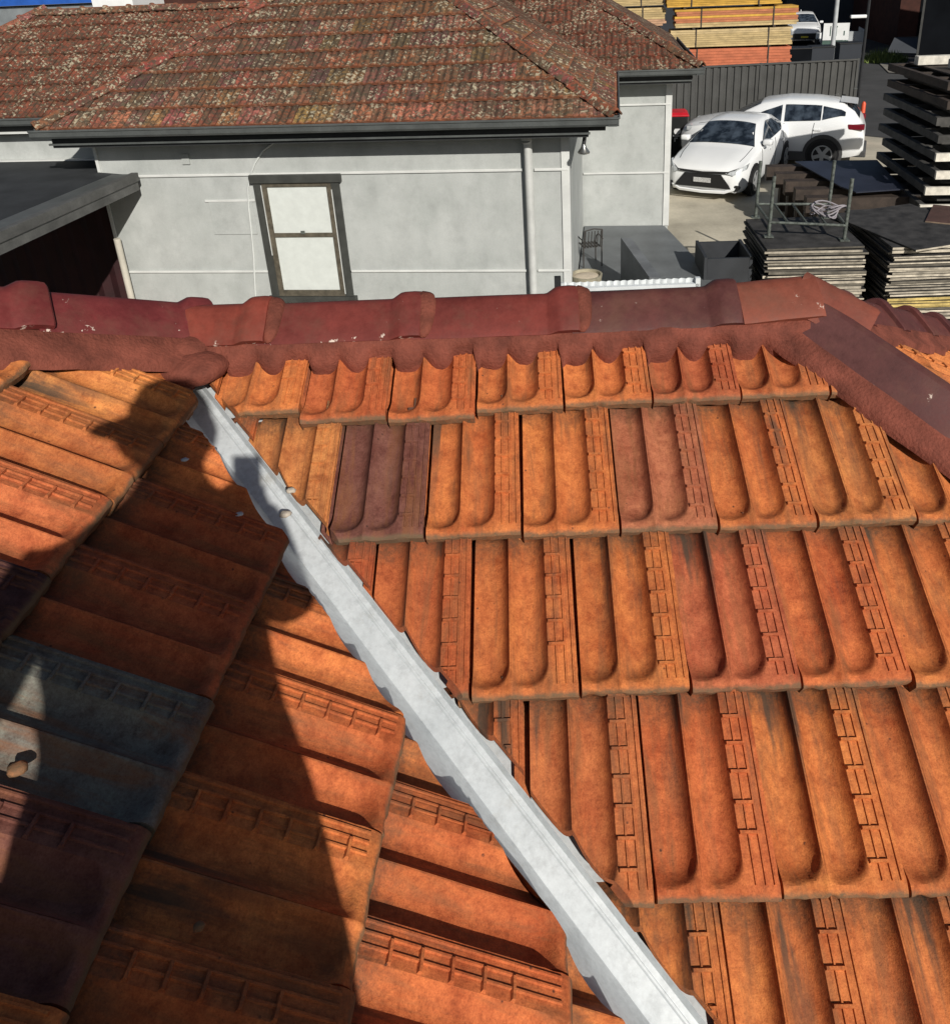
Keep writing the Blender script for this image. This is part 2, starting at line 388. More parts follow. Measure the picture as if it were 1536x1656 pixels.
# ---------------------------------------------------------------- near house roof
B = R_(30.0); CB, SB, TB = math.cos(B), math.sin(B), math.tan(B)
TW, GA = 0.215, 0.3299
HR = -1.9697+CAM_Z; X0 = -0.1596; S0 = 2.0105
HL = -1.4034+CAM_Z; Y0 = 1.3944; T0 = 0.995; AL = R_(-1.694)
DNL = Vector((math.cos(AL), math.sin(AL), 0)); ALL = Vector((-math.sin(AL), math.cos(AL), 0))
YR = 1.985; ZR = HR+TB*YR; XA = 0.665; XV = -0.946
def zRp(x, y): return HR+TB*y
def zLp(x, y): return HL-TB*(x*DNL.x+y*DNL.y)
def zEp(x, y): return ZR-TB*(x-XA)
def frame(u, v, o):
    n = u.cross(v); m = Matrix((u, v, n)).transposed().to_4x4(); m.translation = o; return m
V_R = Vector((0, CB, SB)); V_L = Vector((-CB*DNL.x, -CB*DNL.y, SB)); V_E = Vector((-CB, 0, SB))

house_base = Vector((0.3, -1.0, YARD))
house = thing('house', 'near house roof of orange terracotta tiles with dark red ridge caps and metal valley', 'house', house_base)
HT = Matrix.Translation(-house_base)
dk = MB()
def deck(poly, zf, off=-0.085): 
    vs = [Vector((x, y, zf(x, y)+off))-house_base for x, y in poly]
    dk.add(vs+[p+Vector((0,0,-0.03)) for p in vs], [tuple(range(len(vs))), tuple(range(2*len(vs)-1, len(vs)-1, -1))])
VC = 1.02-0.10
deck([(VC-1.8,1.86),(-0.9,YR),(XA,YR),(XA+3.2,YR-3.2),(VC+1.215,-1.215)], zRp, -0.13)
deck([(VC-1.8,1.86),(VC+1.215,-1.215),(VC+1.215,-4.5),(-3.0,-4.5),(-3.0,-0.07),(XV,YR)], zLp, -0.17)
deck([(XA,YR),(XA+3.2,YR+3.2),(XA+3.2,YR-3.2)], zEp)
deck([(XA,YR),(XV,YR),(-3.0,-0.07),(-5.0,1.5),(-5.0,4.3),(XA+2.3,4.3)], lambda x, y: ZR-TB*(y-YR))
roof = dk.obj('roof', 'deck_board', house)
w = MB()
for (x0,x1,y0,y1) in ((-4.6,2.6,3.7,3.9),(-4.6,-4.4,-4.0,3.7),(2.5,2.7,-4.0,3.7)): w.box(x0-0.3,x1-0.3,y0+1,y1+1,0,1.75 if y0 > 3 else 1.0)
w.obj('wall', 'house_paint', house)

PAN = [(0.190*TW, 0.170*TW, 0.0290), (0.548*TW, 0.172*TW, 0.0275)]
VEND = 0.021
def sst(x): x = max(0.0, min(1.0, x)); return x*x*(3-2*x)
def tile_h(u, v, dd=0.0):
    h = 0.0
    if u < 0.003: h = -0.050
    else: h = -0.003*(1-sst((u-0.30*TW)/(0.09*TW)))
    if v > 0.335: h -= (v-0.335)*0.9
    for k, (uc, r, D) in enumerate(PAN):
        du = u-uc; vc = VEND+r*1.2
        if k == 0 and du < 0: du *= 0.45 if v > vc else 0.45+0.45*min(1.0, (vc-v)/(r*1.2))
        dv = max(0.0, vc-v)/1.2/r
        t = du/r
        if u < 0.003 or abs(t) >= 1: continue
        if t > 0:
            rr = math.hypot(t, dv); q = (1-rr**2.9) if rr < 1 else 0.0
        else: q = (1-abs(t)**1.9)*max(0.0, 1-dv**2.9)
        h -= (D+dd)*q + 0.0050*sst(dv)*(1-t*t)*(1-q)
    if v < VEND: h -= 0.004*(1-sst(v/VEND))
    if v < 0.009: h -= 0.007*(1-v/0.009)**2
    return h - 0.075*v
US = [-0.028,0.0028,0.0032]+[PAN[0][0]+PAN[0][1]*t for t in (-0.95,-0.85,-0.7,-0.4,0,0.35,0.58,0.72,0.82,0.90,0.96,1.0)]+[0.372*TW,0.388*TW]+\
     [PAN[1][0]+PAN[1][1]*t for t in (-1.0,-0.96,-0.90,-0.82,-0.72,-0.55,-0.25,0.2,0.55,0.72,0.82,0.90,0.96,1.0)]+[0.735*TW,0.86*TW,0.985*TW,TW-0.0045]
VS = [0.0,0.003,0.006,0.010,0.018,0.024,0.028,0.032,0.037,0.043,0.050,0.058,0.066,0.10,0.17,0.25,0.33,0.345,0.372]
def near_tile_mesh(seed):
    rnd = random.Random(seed); m = MB()
    nu, nv = len(US), len(VS); dd = rnd.uniform(-0.002, 0.002); o = rnd.uniform(0, 99)
    top = []; bot = []
    for v in VS:
        for u in US:
            nz = noise.noise(Vector((u*45+o, v*28, o)))*0.0011
            vv = v + ((noise.noise(Vector((u*55+o, 3.3, o)))*0.0030+max(0.0, noise.noise(Vector((u*30+o, 8.3, o)))-0.42)*0.03)*max(0.0, 1-v/0.012))
            uu = u + (noise.noise(Vector((o, v*70, 1.0)))*0.0010 if u > TW*0.98 else 0)
            h = tile_h(u, v, dd)+nz
            top.append((uu, vv, h))
            bot.append((uu, vv, min(h-0.012, -0.033-0.04*v) if v < 0.03 else h-0.013))
    n = nu*nv; fs = []
    for j in range(nv-1):
        for i in range(nu-1):
            a = j*nu+i; fs.append((a, a+1, a+nu+1, a+nu)); fs.append((n+a, n+a+nu, n+a+nu+1, n+a+1))
    for i in range(nu-1):
        fs.append((i, n+i, n+i+1, i+1)); a = (nv-1)*nu+i; fs.append((a, a+1, n+a+1, n+a))
    for j in range(nv-1):
        a = j*nu; fs.append((a, a+nu, n+a+nu, n+a)); a += nu-1; fs.append((a, n+a, n+a+nu, a+nu))
    m.add(top+bot, fs)
    # raised ladder ornament on the interlock strip
    def rib(u0, u1, v0, v1, hh, e=0.0026):
        def z(u, v): return -0.075*v-0.001
        q = [(u0,v0),(u1,v0),(u1,v1),(u0,v1)]; q2 = [(u0+e,v0+e),(u1-e,v0+e),(u1-e,v1-e),(u0+e,v1-e)]
        m.add([(a,b_,z(a,b_)) for a,b_ in q]+[(a,b_,z(a,b_)+hh+0.001) for a,b_ in q2], [(4,5,6,7),(0,1,5,4),(1,2,6,5),(2,3,7,6),(3,0,4,7)])
    for uc in (0.800, 0.880, 0.950): rib(uc*TW-0.0028, uc*TW+0.0028, 0.022, 0.37, 0.0034, 0.0014)
    for k in range(7):
        vc = 0.052+k*0.0475+rnd.uniform(-0.001, 0.001)
        if rnd.random() < 0.93: rib(0.722*TW, 0.880*TW, vc-0.0042, vc+0.0042, 0.0064, 0.0020)
    return m.mesh('tile', 'terracotta', smooth=0.62)
TILES = [near_tile_mesh(s) for s in (1, 2, 3, 4, 5)]
def cut_mesh(me, mat_w, cuts):
    """cuts: (world point, world normal) keeping the side the normal points to; returns None, the same mesh or a cut copy"""
    inv = mat_w.inverted(); cs = []
    touched = False
    corners = [mat_w @ v.co for v in me.vertices]
    for p, n in cuts:
        ds = [(c-p).dot(n) for c in corners]
        if max(ds) < 0.012: return None
        if min(ds) < 0: touched = True; cs.append((p, n))
    if not touched: return me
    bm = bmesh.new(); bm.from_mesh(me)
    for p, n in cs:
        lp = inv @ p; ln = (inv.to_3x3() @ n).normalized()
        bmesh.ops.bisect_plane(bm, geom=bm.verts[:]+bm.edges[:]+bm.faces[:], plane_co=lp, plane_no=ln, clear_inner=True)
        ed = [e for e in bm.edges if e.is_boundary]
        if ed: bmesh.ops.holes_fill(bm, edges=ed, sides=0)
    if len(bm.faces) < 4: bm.free(); return None
    bmesh.ops.recalc_face_normals(bm, faces=bm.faces); set_smooth(bm, 0.62)
    out = bpy.data.meshes.new(me.name)
    for mt in me.materials: out.materials.append(mt)
    bm.to_mesh(out); bm.free(); return out
def put(name, me, parent, parent_w, mw, color=None):
    o = bpy.data.objects.new(name, me); col.objects.link(o); o.parent = parent
    o.matrix_local = parent_w.inverted() @ mw
    if color: o.color = (color[0], color[1], color[2], color[3] if len(color) > 3 else 0.0)
    return o
HW = Matrix.Translation(house_base)
rt_ = random.Random(42)
PAL = [(0.50,0.146,0.042),(0.51,0.152,0.044),(0.49,0.140,0.042),(0.47,0.128,0.040),(0.52,0.160,0.045),(0.49,0.142,0.043),(0.46,0.118,0.038),(0.505,0.150,0.044)]
def wear(c, k=0.10): f = 1+rt_.uniform(-k, k); return tuple(x*f for x in c)
def lay(tilesrc, uvec, vvec, org, cuts, color):
    mw = frame(uvec, vvec, org) @ Matrix.Rotation(rt_.gauss(0, 0.006), 4, 'Z') @ Matrix.Rotation(rt_.gauss(0, 0.004), 4, 'Y')
    me = cut_mesh(tilesrc, mw, cuts)
    if me is None: return None
    return put('tile', me, roof, HW, mw, color)
XD = Vector((1, 0, 0))
VN = Vector((1, 1, 0)).normalized()
def vline(c): return Vector((c*0.5, c*0.5, 0))
R_SPECIAL = {(1,-0.5): (0.165,0.062,0.046), (1,2.5): (0.38,0.125,0.062), (1,-1.5): (0.52,0.19,0.060), (0,3): (0.40,0.105,0.042), (0,4): (0.42,0.12,0.040), (1,4.5): (0.45,0.15,0.045),
             (2,3): (0.40,0.105,0.045), (2,2): (0.47,0.14,0.04), (2,0): (0.43,0.108,0.036), (3,1.5): (0.43,0.125,0.042), (0,-1): (0.42,0.105,0.036), (2,-1): (0.40,0.092,0.034)}
for j in range(0, 8):
    for ci in range(-6, 14):
        c = ci+(0.5 if j % 2 else 0.0)
        x = X0+(c-1)*TW; s = S0-j*GA+rt_.uniform(-0.003, 0.003)
        if j == 0: s += {-1: -0.030, 0: -0.030, 1: -0.012, 2: -0.006}.get(c, 0.0)
        org = Vector((x, s*CB, HR+s*SB))+Vector((0, -SB, CB))*rt_.uniform(-0.002, 0.002)
        if org.x+org.y > 3.0 or org.y < -0.6: continue
        cv = 1.006+rt_.uniform(-0.008, 0.006)
        cuts = [(vline(cv), VN)]
        cuts.append((Vector((0, YR-0.02, 0)), Vector((0, -1, 0))))
        if x+TW+org.y > 2.3: cuts.append((vline(XA+YR-0.02), -VN))
        lay(rt_.choice(TILES), XD, V_R, org, cuts, wear(R_SPECIAL.get((j, c), rt_.choice(PAL)), 0.07))
L_SPECIAL = {(1,-2): (0.15,0.138,0.118), (1,-3): (0.17,0.065,0.048), (0,-1.5): (0.055,0.022,0.024), (0,-0.5): (0.46,0.125,0.045), (0,0.5): (0.47,0.145,0.045), (0,1.5): (0.54,0.19,0.055),
             (-1,1): (0.50,0.16,0.048), (-1,2): (0.42,0.11,0.042), (1,0): (0.36,0.088,0.032), (1,-1): (0.37,0.088,0.034)}
NL = Vector((SB*DNL.x, SB*DNL.y, CB))
for j in range(-4, 7):
    for ci in range(-13, 5):
        c = ci+(0.5 if j % 2 == 0 else 0.0)
        s = T0-j*GA+rt_.uniform(-0.004, 0.004)
        p = DNL*(-s*CB)+ALL*(Y0+(c-1)*TW); org = Vector((p.x, p.y, HL+s*SB))+NL*rt_.uniform(-0.002, 0.003)
        cvL = 1.02-(0.115 if j <= 0 else 0.165 if j == 1 else 0.20)-rt_.uniform(0.0, 0.015)
        cuts = [(vline(cvL), -VN)]
        if p.y > 0.2: cuts.append((Vector((XV+0.03, YR, 0)), Vector((1, -1, 0)).normalized()))
        lay(rt_.choice(TILES), ALL, V_L, org, cuts, wear(L_SPECIAL.get((j, c), rt_.choice(PAL)), 0.08))
YD = Vector((0, 1, 0))
for j in range(0, 6):
    for ci in range(-9, 10):
        c = ci+(0.5 if j % 2 else 0.0)
        x = XA+0.19+j*GA*CB; y = YR+(c-0.5)*TW
        org = Vector((x, y, zEp(x, y)))
        cuts = [(vline(XA+YR+0.02), VN), (Vector((XA, YR-0.02, 0)), Vector((1, -1, 0)).normalized())]
        lay(rt_.choice(TILES), YD, V_E, org, cuts, wear((0.52,0.17,0.05), 0.1))

# ridge and hip caps
def cap_mesh(seed, length=0.43, collar=True, wd=1.0, zs=1.0):
    rnd = random.Random(seed); m = MB(); o = rnd.uniform(0, 50)
    base = [(-0.100,-0.070*zs),(-0.095,-0.062*zs),(-0.064,-0.037*zs),(-0.030,-0.0120*zs),(-0.015,-0.003),(0,0),(0.015,-0.003),(0.030,-0.0120*zs),(0.064,-0.037*zs),(0.095,-0.062*zs),(0.100,-0.070*zs)]
    if collar: st = [(0,1,0),(0.02,1,0),(0.12,1,0),(0.22,1,0.0005),(length-0.085,1,0.0005),(length-0.078,1.01,0.002),(length-0.056,1.07,0.017),(length-0.046,1.08,0.019),(length-0.020,1.08,0.020),(length-0.004,1.075,0.0185),(length,1.06,0.015)]
    else: st = [(0,1,0),(0.02,1,0),(length*0.5,1,0.002),(length-0.01,1,0.004),(length,0.98,0)]
    secs = []; secs2 = []
    for x, sc, dz in st:
        a = []; b2 = []
        for y, z in base:
            nn = noise.noise(Vector((x*9+o, y*20, z*20)))*0.0014
            a.append((x+noise.noise(Vector((y*30, o, 2)))*0.003, y*sc*wd, z*sc+dz+nn)); b2.append((x, y*sc*wd*0.88, (z*sc+dz)*1.0-0.014+nn))
        secs.append(a); secs2.append(b2)
    n = len(base); N_ = len(st)
    vs = [p for q in secs for p in q]+[p for q in secs2 for p in q]; fs = []; K = n*N_
    for i in range(N_-1):
        for k in range(n-1):
            a = i*n+k; fs.append((a, a+n, a+n+1, a+1)); fs.append((K+a, K+a+1, K+a+n+1, K+a+n))
        fs.append((i*n, K+i*n, K+(i+1)*n, (i+1)*n)); a = i*n+n-1; fs.append((a, a+n, K+a+n, K+a))
    for k in range(n-1):
        fs.append((k, k+1, K+k+1, K+k)); a = (N_-1)*n+k; fs.append((a, K+a, K+a+1, a+1))
    m.add(vs, fs); return m.mesh('ridge_cap', 'glazed_red', smooth=0.42)
CAPS = [cap_mesh(s) for s in (11, 12, 13)]; CAP_PLAIN = cap_mesh(20, 0.34, False, 1.06)
CAP_PEAK = cap_mesh(22, 0.205, False, 1.0)
CAP_HIP = cap_mesh(21, 0.47, False, 1.0, 1.35)
def cap_at(me, p, d, color, lift=0.0, rollx=0.0):
    d = d.normalized(); side = Vector((0,0,1)).cross(d).normalized(); upv = d.cross(side)
    mw = Matrix((d, side, upv)).transposed().to_4x4(); mw.translation = p+Vector((0,0,lift))
    return put('ridge_cap', me, roof, HW, mw @ Matrix.Rotation(rollx, 4, 'X'), color)
LIFT = 0.043
hipR = Vector((1, -1, -TB)); hipF = Vector((1, 1, -TB)); hipL = Vector((-1, -1, TB))
ridge_cols = [(0.19,0.041,0.027,1.0),(0.145,0.030,0.024,0.8),(0.150,0.031,0.024,0.2),(0.085,0.028,0.025,0.0)]
for i, xe in enumerate((-0.695, -0.300, 0.105, 0.515)):
    cap_at(CAPS[i % 3], Vector((xe-0.43, YR, ZR+rt_.uniform(-0.003, 0.003))), Vector((1, rt_.uniform(-0.012, 0.012), 0.004)), ridge_cols[i], LIFT)
cap_at(CAP_PEAK, Vector((XA-0.150, YR, ZR)), Vector((1, 0, 0.05)), (0.20,0.056,0.034), LIFT+0.010)
cap_at(CAP_PEAK, Vector((XA+0.035, YR+0.01, ZR+0.020)), Vector((1, -0.55, -0.50)), (0.20,0.054,0.034), LIFT+0.010)
for i in range(5):
    cap_at(CAP_HIP, Vector((XA, YR, ZR))+hipR.normalized()*(0.045+0.44*i), hipR, [(0.098,0.036,0.033),(0.11,0.036,0.03),(0.15,0.042,0.03),(0.2,0.05,0.04),(0.2,0.05,0.04)][i], LIFT+0.010-0.006*(i % 2))
for i in range(5):
    cap_at(CAPS[i % 3], Vector((XA, YR, ZR))+hipF.normalized()*(0.02+0.30*(i+1)+0.12), -hipF, [(0.10,0.032,0.03),(0.115,0.035,0.03)][i % 2], LIFT)
for i in range(5):
    cap_at(CAPS[(i+1) % 3], Vector((XV, YR, ZR))+hipL.normalized()*(-0.07+0.40*i+0.43-0.02), -hipL, [(0.135,0.024,0.024,0.9),(0.15,0.028,0.026,0.5),(0.14,0.03,0.03)][i % 3], LIFT+0.016+0.003*i)

# flexible pointing bedding under the caps
pm = MB()
def pan_dip(t): return max(0.0, -tile_h(t % TW, 0.15)-0.011)/0.019
def strip(samples):     # samples: (bottom, mid, top, inner) world points
    vs = [p-house_base for q in samples for p in q]; n = len(samples[0]); fs = []
    for i in range(len(samples)-1):
        for k in range(n-1): fs.append((i*n+k, i*n+k+1, (i+1)*n+k+1, (i+1)*n+k))
    pm.add(vs, fs)
NR = Vector((0, -SB, CB))
sm = []
N_ = 170
for i in range(N_+1):
    x = XV+0.02+(XA+0.06-XV)*i/N_
    dip = pan_dip(x-X0); nz = noise.noise(Vector((x*14, 0, 5)))*0.006+noise.noise(Vector((x*60, 2, 5)))*0.0025
    sl = 2.166-0.017*dip+nz
    if x < -0.80: sl -= 0.05*sst((-0.80-x)/0.10)
    h = tile_h((x-X0) % TW, max(0.03, sl-S0))
    P = lambda s_, hh: Vector((x, s_*CB, HR+s_*SB))+NR*hh
    zt = ZR+LIFT-0.064+nz*0.4
    sm.append((P(sl, h-0.006), P(sl+0.003, h+0.008), P(sl+0.010, h*0.5+0.017), Vector((x, YR-0.106, zt-0.014)), Vector((x, YR-0.092, zt+0.002)), Vector((x, YR-0.05, zt))))
strip(sm)
def hip_strip(start, d, plan_side, zf, k0, k1, wdt, inn=0.112, n=60):
    sm = []; dp = Vector((d.x, d.y, 0))
    for i in range(n+1):
        k = k0+(k1-k0)*i/n; H = start+dp*k; H.z = start.z+d.z*k
        nz = noise.noise(Vector((k*16, plan_side.x*3, 7)))*0.008+noise.noise(Vector((k*60, plan_side.x*3, 9)))*0.003
        q = H+plan_side*(wdt+nz); q.z = zf(q.x, q.y)
        zt = H.z+LIFT-0.066+nz*0.3
        a = q+Vector((0,0,-0.02)); b = q-plan_side*0.004+Vector((0,0,0.008)); 
        c_ = H+plan_side*inn; c_.z = zt-0.012; e = H+plan_side*(inn-0.012); e.z = zt+0.006; f_ = H+plan_side*0.03; f_.z = zt+0.01
        sm.append((a, b, c_, e, f_))
    strip(sm)
A0 = Vector((XA, YR, ZR)); L0 = Vector((XV, YR, ZR))
S1 = Vector((-1, -1, 0)).normalized(); S2 = Vector((1, 1, 0)).normalized(); S3 = Vector((1, -1, 0)).normalized(); S4 = Vector((-1, 1, 0)).normalized()
zBp = lambda x, y: ZR-TB*(y-YR)
hip_strip(A0, hipR, S1, zRp, 0.0, 2.4, 0.132, 0.100); hip_strip(A0, hipR, S2, zEp, 0.0, 2.4, 0.132, 0.100)
hip_strip(A0, hipF, S3, zEp, 0.0, 2.0, 0.150); hip_strip(A0, hipF, S4, zBp, 0.0, 2.0, 0.150)
hip_strip(L0, hipL, S3, zLp, -0.10, 2.0, 0.165); hip_strip(L0, hipL, S4, zBp, -0.1, 2.0, 0.15)
# dab of pointing closing the head of the valley, and pats over the cap joints
bl = bmesh.new(); bmesh.ops.create_icosphere(bl, subdivisions=3, radius=1.0)
for (cx, cy, cz, sx, sy, sz) in ((XV+0.065,YR-0.135,ZR-0.068,0.095,0.075,0.040),(XV+0.02,YR-0.09,ZR-0.035,0.09,0.06,0.035)):
    for f in bl.faces:
        pass
    vs = []
    for v in bl.verts:
        k = 1+0.10*noise.noise(v.co*2.2+Vector((cx*9,0,0)))
        vs.append(Vector((cx+v.co.x*sx*k, cy+v.co.y*sy*k, cz+v.co.z*sz*k))-house_base)
    pm.add(vs, [[v.index for v in f.verts] for f in bl.faces])
for xe in (-0.695, -0.300, 0.105):
    vs = []
    for v in bl.verts:
        k = 1+0.12*noise.noise(v.co*2.0+Vector((xe*9,1,0)))
        y = v.co.y*0.075-0.028; vs.append(Vector((xe+0.006+v.co.x*0.030*k, YR+y, ZR+LIFT+0.004-abs(y)*0.66+v.co.z*0.022*k))-house_base)
    pm.add(vs, [[v.index for v in f.verts] for f in bl.faces])
bl.free()
pm.obj('pointing', 'pointing', roof, smooth=1.2)

# valley flashing: two arms meeting in a fold, a small swage on the right arm
vf = MB(); secs = []
NVF = 120
for i in range(NVF+1):
    y = 1.865-2.6*i/NVF; c = 1.02-0.097; x = c-y
    base = Vector((x, y, zRp(x, y)-0.082))
    row = []
    for dist, dz in ((-0.17,0.090),(-0.095,0.078),(-0.055,0.060),(-0.006,0.005),(0.0,0.0),(0.006,0.0015),(0.038,0.038*0.40),(0.0400,0.0400*0.40+0.0030),(0.0435,0.0435*0.40+0.0030),(0.0455,0.0455*0.40),(0.0545,0.0545*0.40+0.001),(0.0560,0.045),(0.0575,0.045),(0.0590,0.014),(0.15,0.020)):
        wob = noise.noise(Vector((y*5, dist*6, 1)))*0.0016+(noise.noise(Vector((y*40, 4, 1)))*0.002 if dist > 0.0552 else 0)
        p = base+VN*dist; p.z = base.z+dz+wob; row.append(p-house_base)
    secs.append(row)
vf.loft(secs)
vfo = vf.obj('valley_flashing', 'galvanised', roof, smooth=0.5)

# ---------------------------------------------------------------- neighbouring house
NB0 = (-3.3, 9.04)                                  # local origin in (u, n)
nb = uthing('house', 'pale grey rendered house with a lichen covered tiled hip roof', 'house', NB0[0], NB0[1], YARD)
NBW = Matrix.Translation(UV(NB0[0], NB0[1], YARD)) @ Matrix.Rotation(PSI, 4, 'Z')
def lb(u0, u1, n0, n1, z0, z1): return (u0-NB0[0], u1-NB0[0], n0-NB0[1], n1-NB0[1], z0-YARD, z1-YARD)
def lp(u, n, z): return Vector((u-NB0[0], n-NB0[1], z-YARD))
ZE = 2.53                                           # gutter top
U0, U1 = -6.08, -0.52                               # front block walls
EU0, EU1, EN = -6.46, 0.02, 8.60                    # front block eaves
# walls
part('wall', 'painted_render', nb, lb(U0, U1, 9.04, 13.0, YARD, 2.42))
part('wall', 'painted_render', nb, lb(-5.2, 0.86, 13.1, 18.5, YARD, 2.42))
part('wall', 'painted_render', nb, lb(-9.6, U0-0.004, 9.78, 14.0, YARD, 2.42))
# cover strips on the wall sheets
for b_ in ((U0+0.02, -1.03, 1.872, 1.902), (-0.90, U1, 1.872, 1.902), (U0+0.02, -4.20, 0.672, 0.700), (-3.16, -1.03, 0.672, 0.700), (-0.90, U1, 0.672, 0.700)):
    part('cover_strip', 'trim_light', nb, lb(b_[0], b_[1], 9.018, 9.039, b_[2], b_[3]), bevel=0.006)
part('corner_strip', 'trim_light', nb, lb(U1-0.075, U1+0.018, 9.022, 9.039, YARD, 2.40))
part('corner_strip', 'trim_light', nb, lb(U0-0.016, U0+0.02, 9.022, 9.039, YARD, 2.40))
for z in (1.94, 0.865): part('cover_strip', 'trim_light', nb, lb(U1+0.01, 0.86, 13.076, 13.098, z, z+0.030), bevel=0.006)
part('corner_strip', 'trim_light', nb, lb(0.78, 0.876, 13.080, 13.098, 0.0, 2.40))
# old patch on the wall, small cleat
part('wall_patch', 'painted_render', nb, lb(-4.80, -4.26, 9.028, 9.039, 1.16, 1.56), bevel=0.004)
part('wall_patch', 'trim_light', nb, lb(-4.84, -4.22, 9.024, 9.039, 1.562, 1.590), bevel=0.004)
part('cleat', 'painted_render', nb, lb(-5.02, -4.93, 9.02, 9.039, 2.02, 2.14))
# soffits, fascia, gutters
def gutter(parent, u0, u1, n, zt, name='gutter'):
    m = MB(); prof = [(0.0,0.0),(-0.012,-0.006),(-0.012,-0.020),(0.0,-0.026),(0.004,-0.075),(0.020,-0.098),(0.11,-0.098),(0.11,0.0),(0.104,0.0),(0.104,-0.088),(0.024,-0.088),(0.010,-0.07),(0.008,-0.004)]
    m.loft([[lp(u, n+a, zt+b) for a, b in prof] for u in (u0, u1)], closed=True, caps=True)
    return m.obj(name, 'gutter_grey', parent)
def gutter_n(parent, u, n0, n1, zt, s=1):
    m = MB(); prof = [(0.0,0.0),(0.012,-0.006),(0.012,-0.020),(0.0,-0.026),(-0.004,-0.075),(-0.020,-0.098),(-0.11,-0.098),(-0.11,0.0),(-0.104,0.0),(-0.104,-0.088),(-0.024,-0.088),(-0.010,-0.07),(-0.008,-0.004)]
    m.loft([[lp(u+a*s, n, zt+b) for a, b in prof] for n in (n0, n1)], closed=True, caps=True)
    return m.obj('gutter', 'gutter_grey', parent)
gutter(nb, EU0-0.02, EU1+0.02, 8.54, ZE)
gutter_n(nb, EU1+0.02, 8.54, 12.6, ZE)
part('fascia', 'fascia_dark', nb, lb(EU0+0.12, EU1-0.30, 8.70, 8.73, 2.30, 2.50))
part('soffit_edge', 'gutter_grey', nb, lb(EU0+0.10, EU1-0.28, 8.66, 8.69, 2.335, 2.355))
part('soffit', 'fascia_dark', nb, lb(EU0+0.12, EU1-0.12, 8.735, 9.035, 2.36, 2.40), lb(U1+0.02, EU1-0.12, 9.04, 12.9, 2.36, 2.40))
gutter(nb, -0.45, 1.30, 12.60, ZE)
gutter_n(nb, 1.30, 12.60, 18.5, ZE)
part('fascia', 'fascia_dark', nb, lb(-0.45, 1.12, 12.76, 12.79, 2.30, 2.50))
part('soffit_edge', 'gutter_grey', nb, lb(-0.45, 1.14, 12.72, 12.75, 2.335, 2.355))
part('soffit', 'fascia_dark', nb, lb(-0.45, 1.15, 12.795, 13.095, 2.36, 2.40), lb(0.88, 1.15, 13.1, 18.3, 2.36, 2.40))
gutter(nb, -10.1, EU0+0.05, 9.46, ZE)
part('fascia', 'fascia_dark', nb, lb(-10.0, U0-0.15, 9.62, 9.65, 2.30, 2.50))
part('soffit_edge', 'trim_light', nb, lb(-10.0, U0-0.3, 9.58, 9.61, 2.32, 2.345))
part('soffit', 'fascia_dark', nb, lb(-10.0, U0-0.01, 9.655, 9.775, 2.36, 2.40))
# downpipe
m = MB(); pu, pn = -0.965, 8.965
m.tube([lp(pu, pn-0.02, 2.42), lp(pu, pn-0.02, 2.235)], 0.058, 14); m.tube([lp(pu, pn-0.02, 2.30), lp(pu, pn-0.02, 2.275)], 0.062, 14)
m.tube([lp(pu, pn-0.02, 2.235), lp(pu+0.01, pn, 2.19), lp(pu+0.012, pn, YARD)], [0.058, 0.047, 0.047], 14)
m.obj('downpipe', 'pipe_paint', nb, smooth=0.6)
# cable down the wall
m = MB(); m.tube([lp(*p) for p in ((-3.70,9.02,2.36),(-3.86,9.025,2.26),(-4.02,9.025,2.16),(-4.14,9.025,2.02),(-4.22,9.02,1.88),(-4.28,9.025,1.72),(-4.31,9.025,1.50),(-4.33,9.025,1.2),(-4.36,9.025,0.85),(-4.38,9.015,0.68),(-4.42,9.025,0.4),(-4.46,9.025,0.0))], 0.011, 6)
m.obj('cable', 'cable_white', nb, smooth=0.8)
# window
wd = part('window', 'architrave', nb, lb(-4.235, -3.135, 8.985, 9.039, 1.785, 1.885), bevel=0.008)
part('jamb', 'architrave', wd, lb(-4.20, -4.105, 9.005, 9.039, 0.372, 1.785)); part('jamb', 'architrave', wd, lb(-3.265, -3.17, 9.005, 9.039, 0.372, 1.785))
part('sill', 'architrave', wd, lb(-4.245, -3.125, 8.955, 9.039, 0.30, 0.372), bevel=0.008)
part('frame', 'sash_wood', wd, lb(-4.105,-4.045,9.012,9.039,0.372,1.785), lb(-3.325,-3.265,9.012,9.039,0.372,1.785), lb(-4.045,-3.325,9.012,9.039,1.735,1.785), lb(-4.045,-3.325,9.008,9.039,0.372,0.445))
part('meeting_rail', 'sash_wood', wd, lb(-4.045,-3.325,9.010,9.0385,1.125,1.175), bevel=0.004)
part('pane', 'window_blind', wd, lb(-4.045,-3.325,9.026,9.0385,1.175,1.735)); part('pane', 'window_blind', wd, lb(-4.045,-3.325,9.030,9.0385,0.445,1.125))
part('sash_lock', 'old_steel', wd, lb(-3.71,-3.66,9.004,9.010,1.165,1.205), bevel=0.003)
part('bead', 'trim_light', wd, lb(-3.268,-3.258,9.0,9.012,0.40,1.70)); part('bead', 'trim_light', wd, lb(-4.112,-4.104,9.0,9.012,0.9,1.76))
# flood lamp under the eave
lampo = MB(); lampo.box(*lb(-0.36,-0.28,8.78,8.86,2.30,2.36)); lampo.tube([lp(-0.32,8.82,2.31), lp(-0.335,8.80,2.20)], 0.022, 10)
lo = lampo.obj('lamp_bracket', 'frame_black', nb)
lampo = MB(); lampo.lathe([(0.0,0.0),(0.022,0.0),(0.030,-0.035),(0.066,-0.085),(0.064,-0.10),(0.03,-0.112),(0.0,-0.115)], lp(-0.335,8.80,2.21), 18)
lampo.obj('lamp_bulb', 'lamp_metal', lo, smooth=0.6)

